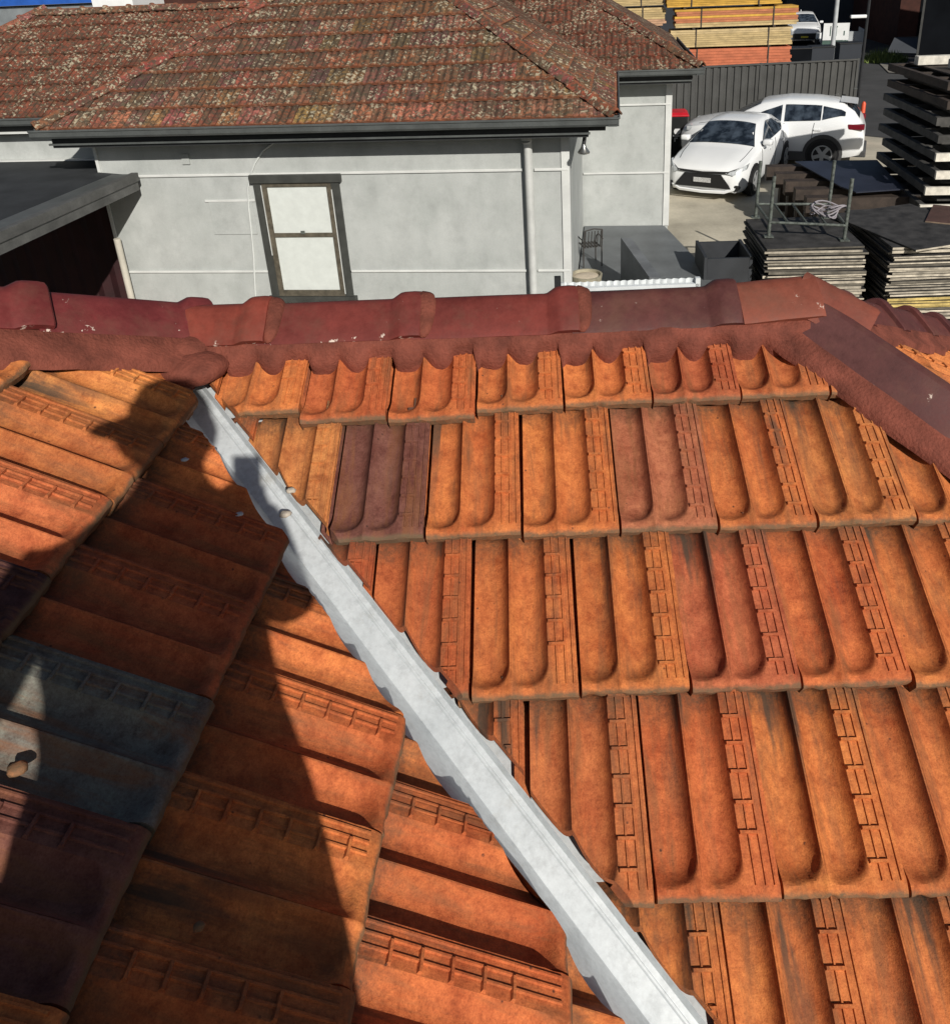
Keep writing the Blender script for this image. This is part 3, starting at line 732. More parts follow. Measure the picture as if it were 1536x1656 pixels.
# neighbour roof: decks, individual tiles, caps
nd_ = MB()
def ndeck(pts, off=-0.06): nd_.add([lp(u, n, z+off) for u, n, z in pts], [tuple(range(len(pts)))])
HM = (EU1-EU0)/2; UMID = (EU0+EU1)/2; ZT1 = ZE+TB*HM
ndeck([(EU0,EN,ZE),(EU1,EN,ZE),(UMID,EN+HM,ZT1)]); ndeck([(EU1,EN,ZE),(EU1,13,ZE),(UMID,13+HM,ZT1),(UMID,EN+HM,ZT1)]); ndeck([(EU0,EN,ZE),(UMID,EN+HM,ZT1),(UMID,13+HM,ZT1),(EU0,13,ZE)])
BU1, BN = 1.28, 12.66; KB = 3.2; ZB = ZE+TB*KB
ndeck([(-5.2,BN,ZE),(BU1,BN,ZE),(BU1-KB,BN+KB,ZB),(-5.2+KB,BN+KB,ZB)]); ndeck([(BU1,BN,ZE),(BU1,20,ZE),(BU1-KB,20,ZB),(BU1-KB,BN+KB,ZB)])
LN, LR = 9.52, 11.50; ZL = ZE+TB*(LR-LN); LUE = -10.1
ndeck([(LUE,LN,ZE),(-3.6,LN,ZE),(-3.6,LR,ZL),(LUE+LR-LN,LR,ZL)]); ndeck([(LUE+LR-LN,LR,ZL),(-3.6,LR,ZL),(-3.6,LR+2,ZE),(LUE,LR+2,ZE)]); ndeck([(LUE,LN,ZE),(LUE+LR-LN,LR,ZL),(LUE,LR+2,ZE)])
nroof = nd_.obj('roof', 'lichen_tile', nb); nroof.color = (0.13,0.05,0.03,1)
def far_tile_mesh(seed):
    rnd = random.Random(seed); m = MB(); uu = [-0.02,0.0,0.004,0.034,0.066,0.077,0.087,0.118,0.150,0.158,0.185,0.2125]; hh = [-0.012,-0.012,-0.004,-0.020,-0.006,0.002,-0.002,-0.020,-0.004,0.004,0.006,0.004]
    top = []; 
    for v in (0.0, 0.02, 0.16, 0.38):
        for u, h in zip(uu, hh):
            f = 0.45 if v < 0.01 else 1.0
            top.append((u, v+rnd.uniform(-0.002,0.002), h*f-0.075*v+rnd.uniform(-0.001,0.001)))
    n = len(uu); fs = [(j*n+i, j*n+i+1, (j+1)*n+i+1, (j+1)*n+i) for j in range(3) for i in range(n-1)]
    k = len(top); top += [(u, 0.0, -0.030) for u in uu]; fs += [(i, k+i, k+i+1, i+1) for i in range(n-1)]
    k2 = len(top); top += [(0.2125, v, -0.018-0.075*v) for v in (0.0,0.02,0.16,0.38)]; fs += [(j*n+n-1, k2+j, k2+j+1, (j+1)*n+n-1) for j in range(3)]
    m.add(top, fs); return m.mesh('tile', 'lichen_tile', smooth=0.6)
FT = [far_tile_mesh(s) for s in (31, 32, 33)]
rn = random.Random(5)
OLD = [(0.185,0.076,0.045),(0.155,0.068,0.044),(0.21,0.086,0.046),(0.14,0.064,0.043),(0.175,0.073,0.045),(0.24,0.10,0.05)]
def wuv(u, n, z): return UV(u, n, z)
jobs = []
VU = ND*CB+Vector((0,0,SB))
def field(u0, u1, n0, z0, rows, cuts, tone):
    for j in range(rows):
        k = int((u1-u0)/TW)+2
        for i in range(-1, k):
            u = u0+(i+(0.5 if j % 2 else 0))*TW; s = j*0.325
            org = wuv(u, n0, z0)+VU*s+Vector((0,0,0.012))
            mw = frame(UD, VU, org) @ Matrix.Rotation(rn.gauss(0,0.008), 4, 'Z') @ Matrix.Rotation(rn.gauss(0,0.007), 4, 'X')
            me = cut_mesh(rn.choice(FT), mw, cuts)
            if me is None: continue
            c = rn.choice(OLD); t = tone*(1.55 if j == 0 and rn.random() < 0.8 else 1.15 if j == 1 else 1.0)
            jobs.append(((org-Vector((0,0,CAM_Z))).length, me, mw, tuple(x*t*rn.uniform(0.8,1.25) for x in c)))
D1 = (UD+ND).normalized(); D2 = (UD-ND).normalized()
field(EU0, EU1, EN-0.02, ZE, 12, [(wuv(EU0+0.05,EN,0), D2), (wuv(EU1-0.05,EN,0), -D1)], 1.0)
nfront = len(jobs)
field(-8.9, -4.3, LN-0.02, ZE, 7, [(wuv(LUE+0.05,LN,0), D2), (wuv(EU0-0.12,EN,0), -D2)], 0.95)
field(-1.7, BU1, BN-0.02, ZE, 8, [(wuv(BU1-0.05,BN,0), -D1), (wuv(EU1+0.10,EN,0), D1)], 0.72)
VS2 = -UD*CB+Vector((0,0,SB))
for j in range(9):
    for i in range(0, 18):
        org = wuv(EU1, EN+(i+(0.5 if j % 2 else 0))*TW, ZE)+VS2*(j*0.325)+Vector((0,0,0.012))
        mw = frame(ND, VS2, org) @ Matrix.Rotation(rn.gauss(0,0.008), 4, 'Z')
        me = cut_mesh(rn.choice(FT), mw, [(wuv(EU1+0.05,EN,0), D1)])
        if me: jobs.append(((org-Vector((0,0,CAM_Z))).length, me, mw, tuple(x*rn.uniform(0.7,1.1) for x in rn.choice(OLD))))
jobs.sort(key=lambda t: t[0])
rest = MB()
for i, (d, me, mw, c) in enumerate(jobs):
    if i < 300: put('tile', me, nroof, NBW, mw, c)
    else:
        q = NBW.inverted() @ mw
        rest.add([v.co for v in me.vertices], [list(p.vertices) for p in me.polygons], 0, q)
ro = rest.obj('tile_courses', 'lichen_tile', nroof, smooth=0.6); ro.color = (0.19,0.058,0.034,1); tag(ro, kind='stuff')
def ncap(p, d, color, wd=1.0, lift=0.04):
    d = d.normalized(); side = Vector((0,0,1)).cross(d).normalized(); upv = d.cross(side)
    mw = Matrix((d*0.85, side*wd, upv)).transposed().to_4x4(); mw.translation = p+Vector((0,0,lift))
    me = NCAPS[rn.randrange(2)]
    return put('ridge_cap', me, nroof, NBW, mw, color)
NCAPS = []
for s in (61, 62):
    me = cap_mesh(s, 0.47, True, 1.0); me.materials.clear(); me.materials.append(M['lichen_tile']); NCAPS.append(me)
def capline(a, b, tone, step=0.345, reds=0.5):
    d = (b-a); L_ = d.length; d.normalize(); k = int(L_/step)
    for i in range(k+1):
        c = (0.23,0.066,0.042) if rn.random() < reds else (0.17,0.068,0.048)
        ncap(a+d*(i*step+0.40), -d, tuple(x*tone*rn.uniform(0.8,1.2) for x in c), 0.95, 0.045+rn.uniform(-0.006,0.008))
capline(wuv(EU1,EN,ZE+0.02), wuv(UMID,EN+HM,ZT1), 1.0, reds=0.8)
capline(wuv(EU0,EN,ZE+0.02), wuv(UMID,EN+HM,ZT1), 1.0, reds=0.6)
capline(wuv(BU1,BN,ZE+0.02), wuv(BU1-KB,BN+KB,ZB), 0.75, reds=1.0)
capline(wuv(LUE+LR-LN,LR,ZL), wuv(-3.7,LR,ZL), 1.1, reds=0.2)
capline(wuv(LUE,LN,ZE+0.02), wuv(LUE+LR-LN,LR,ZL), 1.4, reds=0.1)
# ---------------------------------------------------------------- carport on the left
cp = uthing('carport', 'low flat carport roof of dark grey sheet against the pale house', 'carport', -6.2, 7.6, YARD)
def cb(u0,u1,n0,n1,z0,z1): return (u0+6.2,u1+6.2,n0-7.6,n1-7.6,z0-YARD,z1-YARD)
m = MB(); o = [(-9.6,9.76),(-6.10,9.76),(-6.10,9.02),(-5.60,8.86),(-5.58,4.6),(-9.6,4.6)]
m.prism([(a+6.2, b-7.6) for a, b in reversed(o)], 1.905-YARD, 1.945-YARD); m.obj('roof_sheet', 'awning_sheet', cp)
part('fascia', 'awning_edge', cp, cb(-5.60,-5.52,4.58,8.90,1.865,1.962), bevel=0.004); part('fascia', 'awning_edge', cp, cb(-5.585,-5.535,4.58,8.88,1.76,1.862))
part('barge_flashing', 'gutter_grey', cp, cb(-5.82,-5.602,4.58,8.86,1.946,1.953))
part('flashing', 'trim_light', cp, cb(-9.6,-6.45,9.70,9.775,1.947,1.965))
m = MB(); m.tube([(-6.00+6.2,8.93-7.6,0),(-6.00+6.2,8.93-7.6,1.15-YARD)], 0.04, 10); m.obj('pipe', 'cream_paint', cp, smooth=0.7)
m = MB(); pts = []
for i in range(61): pts.append((-9.5+i*0.055, 9.45+0.02*math.sin(i*PI/2)))
for i in range(60): m.add([(pts[i][0]+6.2,pts[i][1]-7.6,0),(pts[i+1][0]+6.2,pts[i+1][1]-7.6,0),(pts[i+1][0]+6.2,pts[i+1][1]-7.6,1.85-YARD),(pts[i][0]+6.2,pts[i][1]-7.6,1.85-YARD)],[(0,1,2,3)])
m.obj('back_sheet', 'maroon', cp)
m = MB(); c0 = UV(-6.05, 8.62, YARD)
m.lathe([(0.0,0.0),(0.13,0.0),(0.15,0.5),(0.13,0.92),(0.05,1.02),(0.0,1.04)], (0,0,0), 16)
cl = m.obj('cloth_bundle', 'pink_cloth', smooth=0.7); cl.location = UV(-6.12, 8.66, YARD); tag(cl, 'bright pink cloth bundle just visible under the carport edge', 'cloth')

# ---------------------------------------------------------------- side yard between the houses
m = MB(); o = [(-0.50,13.09),(0.80,13.09),(1.48,10.0),(1.85,8.2),(-0.50,8.2)]
m.add([UV(a,b,0.0) for a,b in reversed(o)]+[UV(a,b,YARD) for a,b in reversed(o)], [(0,1,2,3,4),(9,8,7,6,5)]+[(i,(i+1)%5+0,(i+1)%5+5,i+5) for i in range(5)])
tag(m.obj('porch_slab', 'slab_paint'), kind='structure')
m = MB(); q = [(0.08,10.56),(0.22,10.52),(0.54,9.0),(0.40,9.03)]
m.prism([tuple(UV(a,b).xy) for a,b in reversed(q)], 0.0, 0.60)
tag(m.obj('low_wall', 'retaining_paint'), 'low painted wall standing on the grey porch slab behind the white gate', 'wall')
gt = uthing('gate', 'white corrugated metal gate with a diagonal braced frame behind the ridge', 'gate', -0.43, 6.55, YARD, R_(6))
m = MB(); n_ = 56
for i in range(n_):
    a = i*1.12/n_; b_ = (i+1)*1.12/n_; f = lambda t: 0.012*math.sin(t*2*PI/0.062)
    m.add([(a,f(a),0.1),(b_,f(b_),0.1),(b_,f(b_),2.02),(a,f(a),2.02)],[(0,1,2,3)])
m.obj('corrugated_sheet', 'corrugated_white', gt, smooth=1.2)
part('frame', 'corrugated_white', gt, (-0.03,1.15,-0.055,-0.015,1.955,1.985), (1.115,1.155,-0.055,-0.015,0.05,2.035), (-0.04,-0.005,-0.055,-0.015,0.05,2.035))
m = MB(); m.tube([(0.30,-0.03,1.94),(0.18,-0.03,1.2)],0.012,6); m.tube([(1.1,-0.03,1.94),(0.95,-0.03,1.5)],0.012,6); m.tube([(0.56,-0.03,1.95),(0.46,-0.03,1.2)],0.012,6); m.obj('brace', 'corrugated_white', gt)
m = MB(); m.box(-0.075,-0.035,-0.05,0.03,0,2.0); m.box(-0.085,-0.03,-0.06,-0.01,1.96,2.09); m.obj('gate_post', 'frame_black', gt)
m = MB(); m.lathe([(0.0,0.0),(0.15,0.0),(0.19,0.40),(0.20,0.45),(0.175,0.45),(0.17,0.40),(0.0,0.40)], (0,0,0), 28)
pot = uthing('planter_pot', 'round concrete pot filled with pale sand beside the house corner', 'pot', -0.35, 9.55, 0.0)
m.obj('pot_body', 'concrete_pot', pot, smooth=0.5)
m = MB(); m.lathe([(0.172,0.415),(0.10,0.432),(0.0,0.436)], (0,0,0), 24); m.obj('soil', 'pot_fill', pot, smooth=0.6)
# slatted garden chair near the back wall
ch = uthing('garden_chair', 'dark slatted garden chair against the house corner on the porch slab', 'chair', -0.36, 11.2, 0.0, R_(200)); ch.scale = (0.68,0.68,0.68)
for sx in (-1, 1):
    m = MB(); m.tube([(sx*0.2,-0.2,0.0),(sx*0.2,-0.2,0.42)],0.014,6); m.obj('leg', 'wicker', ch)
    m = MB(); m.tube([(sx*0.2,0.2,0.0),(sx*0.2,0.2,0.42),(sx*0.19,0.27,0.82)],0.014,6); m.obj('leg', 'wicker', ch)
    m = MB(); m.tube([(sx*0.22,0.22,0.60),(sx*0.23,-0.1,0.62),(sx*0.22,-0.2,0.55),(sx*0.2,-0.2,0.42)],0.012,6); m.obj('armrest', 'wicker', ch)
for k in range(6): part('slat', 'wicker', ch, (-0.19+k*0.066,-0.15+k*0.066,-0.21,0.20,0.425,0.437))
for k in range(6):
    m = MB(); x = -0.165+k*0.066; m.tube([(x,0.205,0.45),(x,0.265,0.80)],0.010,6); m.obj('slat', 'wicker', ch)
m = MB(); m.tube([(-0.19,0.27,0.82),(0,0.29,0.86),(0.19,0.27,0.82)],0.014,6); m.obj('top_rail', 'wicker', ch)
# dark open box
bx = uthing('storage_box', 'dark grey open topped box standing left of the stacked sheets', 'box', 1.50, 11.0, YARD, R_(4))
part('side', 'box_dark', bx, (-0.34,-0.30,-0.45,0.30,0,0.87)); part('side', 'box_dark', bx, (0.26,0.30,-0.45,0.30,0,0.87))
part('end', 'box_dark', bx, (-0.298,0.258,-0.45,-0.41,0,0.85)); part('end', 'box_dark', bx, (-0.298,0.258,0.26,0.30,0,0.85)); part('base', 'box_dark', bx, (-0.298,0.258,-0.408,0.258,0.02,0.06))

# ---------------------------------------------------------------- stacked formwork sheets
rs = random.Random(9)
def sheet(u, n, z, lu, ln, t, rz, label, group, tone, top='sheet_face_and_shade', name='plywood_sheet'):
    m = MB(); m.box(-lu/2, lu/2, -ln/2, ln/2, 0, t)
    me = m.mesh(name, ['sheet_edge', top])
    for p in me.polygons: p.material_index = 1 if abs(p.normal.z) > 0.9 or p.normal.x < -0.9 else 0  # left edges take the dark face colour too: their shade is painted in
    o = bpy.data.objects.new(name, me); col.objects.link(o); o.location = UV(u, n, z); o.rotation_euler = (rs.gauss(0,0.003), rs.gauss(0,0.004), PSI+rz)
    o.color = (tone[0], tone[1], tone[2], 1)
    return tag(o, label, 'plywood sheet', group)
def pile(u, n, lu, ln, z0, z1, rz, label, group, toplabel, yellow=False):
    z = z0; i = 0
    while z < z1:
        t = rs.choice([0.018,0.024,0.030,0.036]); k = rs.uniform(0.6, 1.15)
        if rs.random() < 0.10: k *= 0.25
        tone = (k, k, k)
        if yellow and 0.18 < (z-z0)/(z1-z0) < 0.30: tone = (0.95, 0.80, 0.35)
        gap = rs.choice([0.001,0.003,0.008,0.014]); last = z+t+gap >= z1
        sheet(u+rs.gauss(0,0.02), n+rs.gauss(0,0.022), z, lu*rs.uniform(0.96,1.0), ln*rs.uniform(0.96,1.0), t, rz+rs.gauss(0,0.012), toplabel if last else label, group, tone)
        z += t+gap; i += 1
    return z
g1 = 'sheets in the stack under the steel frame'; g2 = 'sheets in the stack at the right edge'
zt1 = pile(2.56, 11.05, 1.28, 1.42, YARD+0.10, 0.50, R_(3), 'black faced plywood sheet with a pale edge in the stack under the steel frame', g1, 'topmost black plywood sheet, lying right under the steel frame')
zt2 = pile(4.15, 11.15, 1.55, 1.85, YARD+0.10, 0.54, R_(5), 'black faced plywood sheet with a pale edge in the stack at the right edge', g2, 'black plywood sheet near the top of the right hand stack', True)
sheet(4.00, 11.10, zt2+0.004, 1.35, 1.75, 0.022, R_(22), 'big black plywood sheet turned askew on top of the right stack', None, (0.8,0.8,0.8))
sheet(4.75, 11.45, zt2+0.030, 0.8, 0.9, 0.018, R_(-25), 'brown plywood offcut lying on the right hand stack', None, (0.5,0.4,0.35), 'sheet_brown')
for i, (u, n) in enumerate(((2.1, 10.6), (3.0, 11.5), (3.6, 10.5), (4.6, 11.7))):
    pass
for (u0, nm) in ((2.56, 'bearer under the stack with the steel frame'), (4.15, 'bearer under the stack at the right edge')):
    for dn, w_ in ((-0.45, 'front'), (0.45, 'rear')):
        o = uthing('bearer', 'timber bearer under the '+('framed' if u0 < 3 else 'right')+' sheet stack, '+w_+' one', 'bearer', u0, 11.1+dn, YARD); 
        part('beam', 'beam_brown', o, (-0.6,0.6,-0.05,0.05,0,0.095))
# steel stillage frame with four posts
fr = uthing('stillage', 'rusty grey tube frame with four upright posts on the plywood stack', 'frame', 2.53, 11.2, zt1)
pc = [(-0.50,0.55),(-0.47,-0.37),(0.47,-0.55),(0.50,0.50)]
for k, (x, y) in enumerate(pc):
    m = MB(); m.box(x-0.06,x+0.06,y-0.06,y+0.06,0,0.015); m.tube([(x,y,0.0),(x+0.02,y+0.02,0.82)],0.024,10); m.obj('post', 'old_steel', fr, smooth=0.8)
for a, b_ in ((0,1),(1,2),(2,3),(3,0)):
    m = MB(); m.tube([(pc[a][0],pc[a][1],0.20),(pc[b_][0],pc[b_][1],0.20)],0.02,8); m.obj('rail', 'old_steel', fr, smooth=0.8)
for k in range(3):
    t = 0.25+0.25*k; m = MB(); m.tube([(-0.47+0.94*t,-0.37-0.18*t,0.20),(-0.5+1.0*t,0.55-0.05*t,0.20)],0.016,8); m.obj('cross_rail', 'old_steel', fr, smooth=0.8)
m = MB()
for k in range(5):
    pts = []
    for i in range(25):
        a = 2*PI*i/24; pts.append((0.17*math.cos(a)*(1+0.1*k)+0.02*k, 0.15*math.sin(a)+0.03*math.sin(k*2+a*2), 0.03+0.02*k+0.05*math.sin(a*2+k)+0.04))
    m.tube(pts, 0.011, 6)
ro_ = m.obj('rope_coil', 'rope', smooth=1.0); ro_.location = UV(2.82, 11.15, zt1+0.17); tag(ro_, 'coil of pale grey cable draped over the steel frame', 'cable')
# timber beams with a navy sheet on top
for i in range(5):
    o = uthing('timber_beam', ['farthest brown beam of the row under the navy sheet','second brown beam from the back under the navy sheet','middle brown beam of the row under the navy sheet','fourth brown beam from the back under the navy sheet','nearest brown beam of the row under the navy sheet'][i], 'beam', 3.85+0.07*i, 15.85-0.46*i, YARD, 0, 'brown beams under the navy sheet')
    part('beam', 'beam_brown', o, (-0.98+0.02*i,0.95,-0.11,0.11,0.62-0.03*i,0.88-0.03*i))
    part('support', 'beam_brown', o, (-0.7,-0.58,-0.10,0.10,0,0.617-0.03*i), (0.6,0.72,-0.10,0.10,0,0.617-0.03*i))
m = MB(); m.prism([(-0.55,0.95),(-0.12,-0.75),(0.05,-1.10),(0.85,-0.95),(0.95,0.95)], 0, 0.02)
o = m.obj('navy_sheet', 'sheet_navy'); o.location = UV(3.95, 14.92, 0.348); o.rotation_euler = (R_(2.2), 0, PSI); tag(o, 'dark navy sheet laid over the row of brown beams', 'sheet')
# tall stack of formwork frames on the right
rf = random.Random(3)
FPOS = ['lowest','second from the bottom','third from the bottom','fourth from the bottom','fifth from the bottom','fifth from the top','fourth from the top','third from the top','second from the top','topmost']
for i in range(10):
    z = YARD+0.13+i*0.262
    o = uthing('formwork_frame', 'dark formwork frame, %s in the tall stack at the right' % FPOS[i], 'formwork frame', 5.62+rf.uniform(-0.05,0.05)+0.03*i, 14.45+rf.uniform(-0.1,0.1)+0.09*i, z, R_(rf.uniform(-3,3)), 'formwork frames in the tall stack'); o.scale = (0.9, 0.9, 0.95)
    wl_ = 'beam_grey' if i < 8 else 'beam_brown'
    for x in (-0.75, 0.75): part('side_beam', wl_, o, (x-0.05,x+0.05,-1.5,1.5,0,0.135), bevel=0.008)
    part('end_beam', 'beam_white' if i < 6 else wl_, o, (-0.81,0.81,-1.57,-1.503,0,0.135)); part('end_beam', wl_, o, (-0.70,0.70,1.40,1.5,0.002,0.13))
    for y in (-0.75, 0.0, 0.75): part('cross_beam', wl_, o, (-0.698,0.698,y-0.05,y+0.05,0.004,0.12))
    part('top_board', wl_, o, (-0.45,0.78,-1.3,1.35,0.137,0.165))
    part('spacer', 'beam_grey', o, (-0.55,-0.4,-1.1,1.2,-0.106,-0.002), (0.4,0.55,-1.1,1.2,-0.106,-0.002))
for k, (un, nn, ln_, lab) in enumerate(((6.35,15.9,2.0,'rear white painted timber across the top of the tall stack'),(6.6,15.2,1.8,'front white painted timber across the top of the tall stack'))):
    o = uthing('white_timber', lab, 'timber', un, nn, YARD+0.13+10*0.262-0.085, R_(3-5*k))
    part('board', 'beam_white', o, (-ln_/2,ln_/2,-0.09,0.09,0.0,0.15), bevel=0.008)

# ---------------------------------------------------------------- fence, bin, posts
fe = uthing('metal_fence', 'dark grey ribbed metal fence behind the white cars', 'fence', 1.2, 22.25, YARD, math.atan2(0.9, 5.2))
m = MB()
def bay(x0, x1):
    m = MB(); x = x0; p = []
    while x < x1:
        for dx, y in ((0,0),(0.085,0),(0.105,0.035),(0.150,0.035),(0.170,0)): p.append((min(x+dx, x1), y))
        x += 0.19
    p = [q for i, q in enumerate(p) if i == 0 or q[0] > p[i-1][0]+1e-4]
    for i in range(len(p)-1): m.add([(p[i][0],p[i][1],0.05),(p[i+1][0],p[i+1][1],0.05),(p[i+1][0],p[i+1][1],1.98),(p[i][0],p[i][1],1.98)],[(0,1,2,3)])
    m.obj('fence_panel', 'fence_steel', fe)
for a, b_ in ((-1.4,0.2),(0.25,2.6),(2.65,5.20)): bay(a, b_)
for x in (0.225, 2.625, 5.22): part('post', 'fence_steel', fe, (x-0.03,x+0.03,-0.03,0.04,0,2.03))
part('top_rail', 'fence_steel', fe, (-1.4,5.25,-0.028,0.058,1.981,2.022)); part('bottom_rail', 'fence_steel', fe, (-1.4,5.19,-0.024,0.05,0.0,0.06))
fp = uthing('lamp_post', 'thin black post with a small white lamp at the fence end', 'lamp post', 6.48, 23.25, YARD)
m = MB(); m.tube([(0,0,0),(0.02,0.05,3.75)],0.04,8); m.obj('pole', 'frame_black', fp)
part('lamp_head', 'sign_white', fp, (-0.42,-0.02,-0.05,0.07,3.02,3.10), bevel=0.02)
bn = uthing('wheelie_bin', 'black wheelie bin with a red lid between house and fence', 'bin', 1.52, 21.05, YARD)
m = MB(); m.loft([[(-0.21,-0.21,0.05),(0.21,-0.21,0.05),(0.21,0.21,0.05),(-0.21,0.21,0.05)],[(-0.27,-0.30,1.02),(0.27,-0.30,1.02),(0.27,0.28,1.02),(-0.27,0.28,1.02)]], closed=True, caps=True); m.obj('body', 'bin_body', bn, bevel=0.02)
m = MB(); m.loft([[(-0.29,-0.33,1.023),(0.29,-0.33,1.023),(0.29,0.32,1.023),(-0.29,0.32,1.023)],[(-0.29,-0.33,1.06),(0.29,-0.33,1.06),(0.29,0.32,1.07),(-0.29,0.32,1.07)],[(-0.22,-0.24,1.11),(0.22,-0.24,1.11),(0.22,0.26,1.13),(-0.22,0.26,1.13)]], closed=True, caps=True); m.obj('lid', 'bin_lid', bn, bevel=0.01)
m = MB(); m.lathe([(0.0,0.0),(0.085,0.0),(0.085,0.006),(0.0,0.006)], (0,0,0), 16, T=Matrix.Translation((0.02,-0.272,0.66)) @ Matrix.Rotation(R_(85),4,'X')); m.box(-0.08,0.12,-0.269,-0.262,0.53,0.555); m.box(-0.05,-0.02,-0.262,-0.255,0.40,0.50); m.box(-0.05,0.03,-0.262,-0.256,0.475,0.50); m.obj('printed_mark', 'print_white', bn)
for s in (-1, 1):
    m = MB(); m.tube([(s*0.24,0.22,0.1),(s*0.28,0.22,0.1)],0.1,14); m.obj('wheel', 'tyre', bn)
op = uthing('bollard', 'orange plastic bollard behind the white suv', 'bollard', 6.35, 22.2, YARD)
m = MB(); m.lathe([(0,0),(0.10,0),(0.10,0.03),(0.055,0.05),(0.055,1.0),(0.03,1.05),(0,1.06)], (0,0,0), 14); m.obj('tube', 'orange_plastic', op, smooth=0.6)
gp = uthing('steel_post', 'short grey steel post between fence and orange bollard', 'post', 6.25, 22.75, YARD)
part('tube', 'fence_steel', gp, (-0.035,0.035,-0.035,0.035,0,1.3)); part('cap', 'gutter_grey', gp, (-0.04,0.04,-0.04,0.04,1.301,1.32))

# ---------------------------------------------------------------- cars
def lerp_st(st, x):
    if x >= st[0][0]: return st[0][1:]
    for a, b_ in zip(st, st[1:]):
        if b_[0] <= x <= a[0]:
            t = (a[0]-x)/(a[0]-b_[0]); return tuple(p+(q-p)*t for p, q in zip(a[1:], b_[1:]))
    return st[-1][1:]
def car(name, label, u, n, rz, st, wheels, glass_side, screens, scale, details, wr=0.32, clad=False, seams=(0.80, -0.30, -1.02)):
    o = uthing(name, label, 'car', u, n, YARD, rz, None); o.scale = (scale,)*3
    m = MB(); secs = []
    xs = []
    for a, b_ in zip(st, st[1:]): xs += [a[0], (a[0]+b_[0])/2]
    xs.append(st[-1][0])
    for x in xs:
        zb, zs, ws, zt, wt = lerp_st(st, x)
        half = [(ws*0.90, zb), (ws*0.985, zb+0.18*(zs-zb)), (ws*1.0, zb+0.55*(zs-zb)), (ws*0.985, zb+0.85*(zs-zb)), (ws*0.95, zs), ((ws*0.95+wt)/2+0.012, (zs+zt-0.05)/2), (wt, zt-0.055), (wt*0.9, zt-0.022), (wt*0.5, zt-0.004)]
        secs.append([(x, y, z) for y, z in half]+[(x, 0, zt)]+[(x, -y, z) for y, z in reversed(half)])
    m.loft(secs, closed=True, caps=True)
    m.obj('body', 'car_white', o, smooth=0.75)
    def side(x, f, off):
        zb, zs, ws, zt, wt = lerp_st(st, x); a = (ws*0.95, zs); mid = ((ws*0.95+wt)/2+0.012, (zs+zt-0.05)/2); b2 = (wt, zt-0.055)
        (p, q, t) = (a, mid, f*2) if f < 0.5 else (mid, b2, f*2-1)
        return p[0]+(q[0]-p[0])*t+off, p[1]+(q[1]-p[1])*t
    for s in (-1, 1):
        for gx0, gx1, f0a, f1a, f0b, f1b in glass_side:
            m = MB(); N_ = 5; g = []
            for i in range(N_+1):
                x = gx0+(gx1-gx0)*i/N_; t = i/N_; fa = f0a+(f0b-f0a)*t; fb = f1a+(f1b-f1a)*t
                for k in range(4):
                    y, z = side(x, fa+(fb-fa)*k/3, 0.018); g.append((x, s*y, z))
            m.add(g, [(i*4+k, i*4+k+1, i*4+k+5, i*4+k+4) for i in range(N_) for k in range(3)]); m.obj('side_window', 'car_glass', o, smooth=0.8)
        for x in wheels:
            zb, zs, ws, zt, wt = lerp_st(st, x)
            y = ws
            if clad:
                m = MB(); m.tube([(x, s*(y-0.02), wr+0.03), (x, s*(y+0.010), wr+0.03)], wr+0.125, 28); m.obj('arch_cladding', 'cladding', o)
            m = MB(); m.tube([(x, s*(y-0.1), wr+0.015), (x, s*(y+0.014), wr+0.015)], wr+0.05, 28); m.obj('wheel_arch', 'car_black', o)
            wh = MB(); wh.tube([(x, s*(y-0.20), wr), (x, s*(y+0.022), wr), (x, s*(y+0.030), wr)], [wr, wr, wr-0.03], 28); who = wh.obj('wheel', 'tyre', o, smooth=0.5)
            r = MB(); r.tube([(x, s*(y+0.020), wr), (x, s*(y+0.034), wr)], wr*0.66, 24); ro2 = r.obj('rim_well', 'car_black', who)
            r = MB()
            for k in range(5):
                a = 2*PI*k/5+0.3; c_, s_ = math.cos(a), math.sin(a); T = Matrix.Translation((x, s*(y+0.036), wr)) @ Matrix.Rotation(a, 4, 'Y')
                r.box(0.02, wr*0.66, -0.004, 0.004, -0.045, 0.045, 0, T)
            r.tube([(x, s*(y+0.030), wr), (x, s*(y+0.044), wr)], wr*0.2, 16); r.loft([[(x+math.cos(2*PI*k/28)*q, s*(y+zz), wr+math.sin(2*PI*k/28)*q) for k in range(28)] for q, zz in ((wr*0.70,0.032),(wr*0.70,0.042),(wr*0.62,0.042),(wr*0.62,0.034))], closed=True)
            r.obj('rim', 'alloy', who, smooth=0.4)
    for nm, x0, x1, k0, k1 in screens:
        m = MB(); g = []
        for i in range(6):
            x = x0+(x1-x0)*i/5; zb, zs, ws, zt, wt = lerp_st(st, x); kk = k0+(k1-k0)*i/5
            for j in range(9):
                t = -1+2*j/8; y = t*wt*kk; z = zt-0.055*abs(t*kk)**2.4+0.020; g.append((x+(0.006 if x1 < x0 and x > 0 else -0.006), y, z))
        m.add(g, [(i*9+j, i*9+j+1, i*9+j+10, i*9+j+9) for i in range(5) for j in range(8)]); m.obj(nm, 'car_glass', o, smooth=0.9)
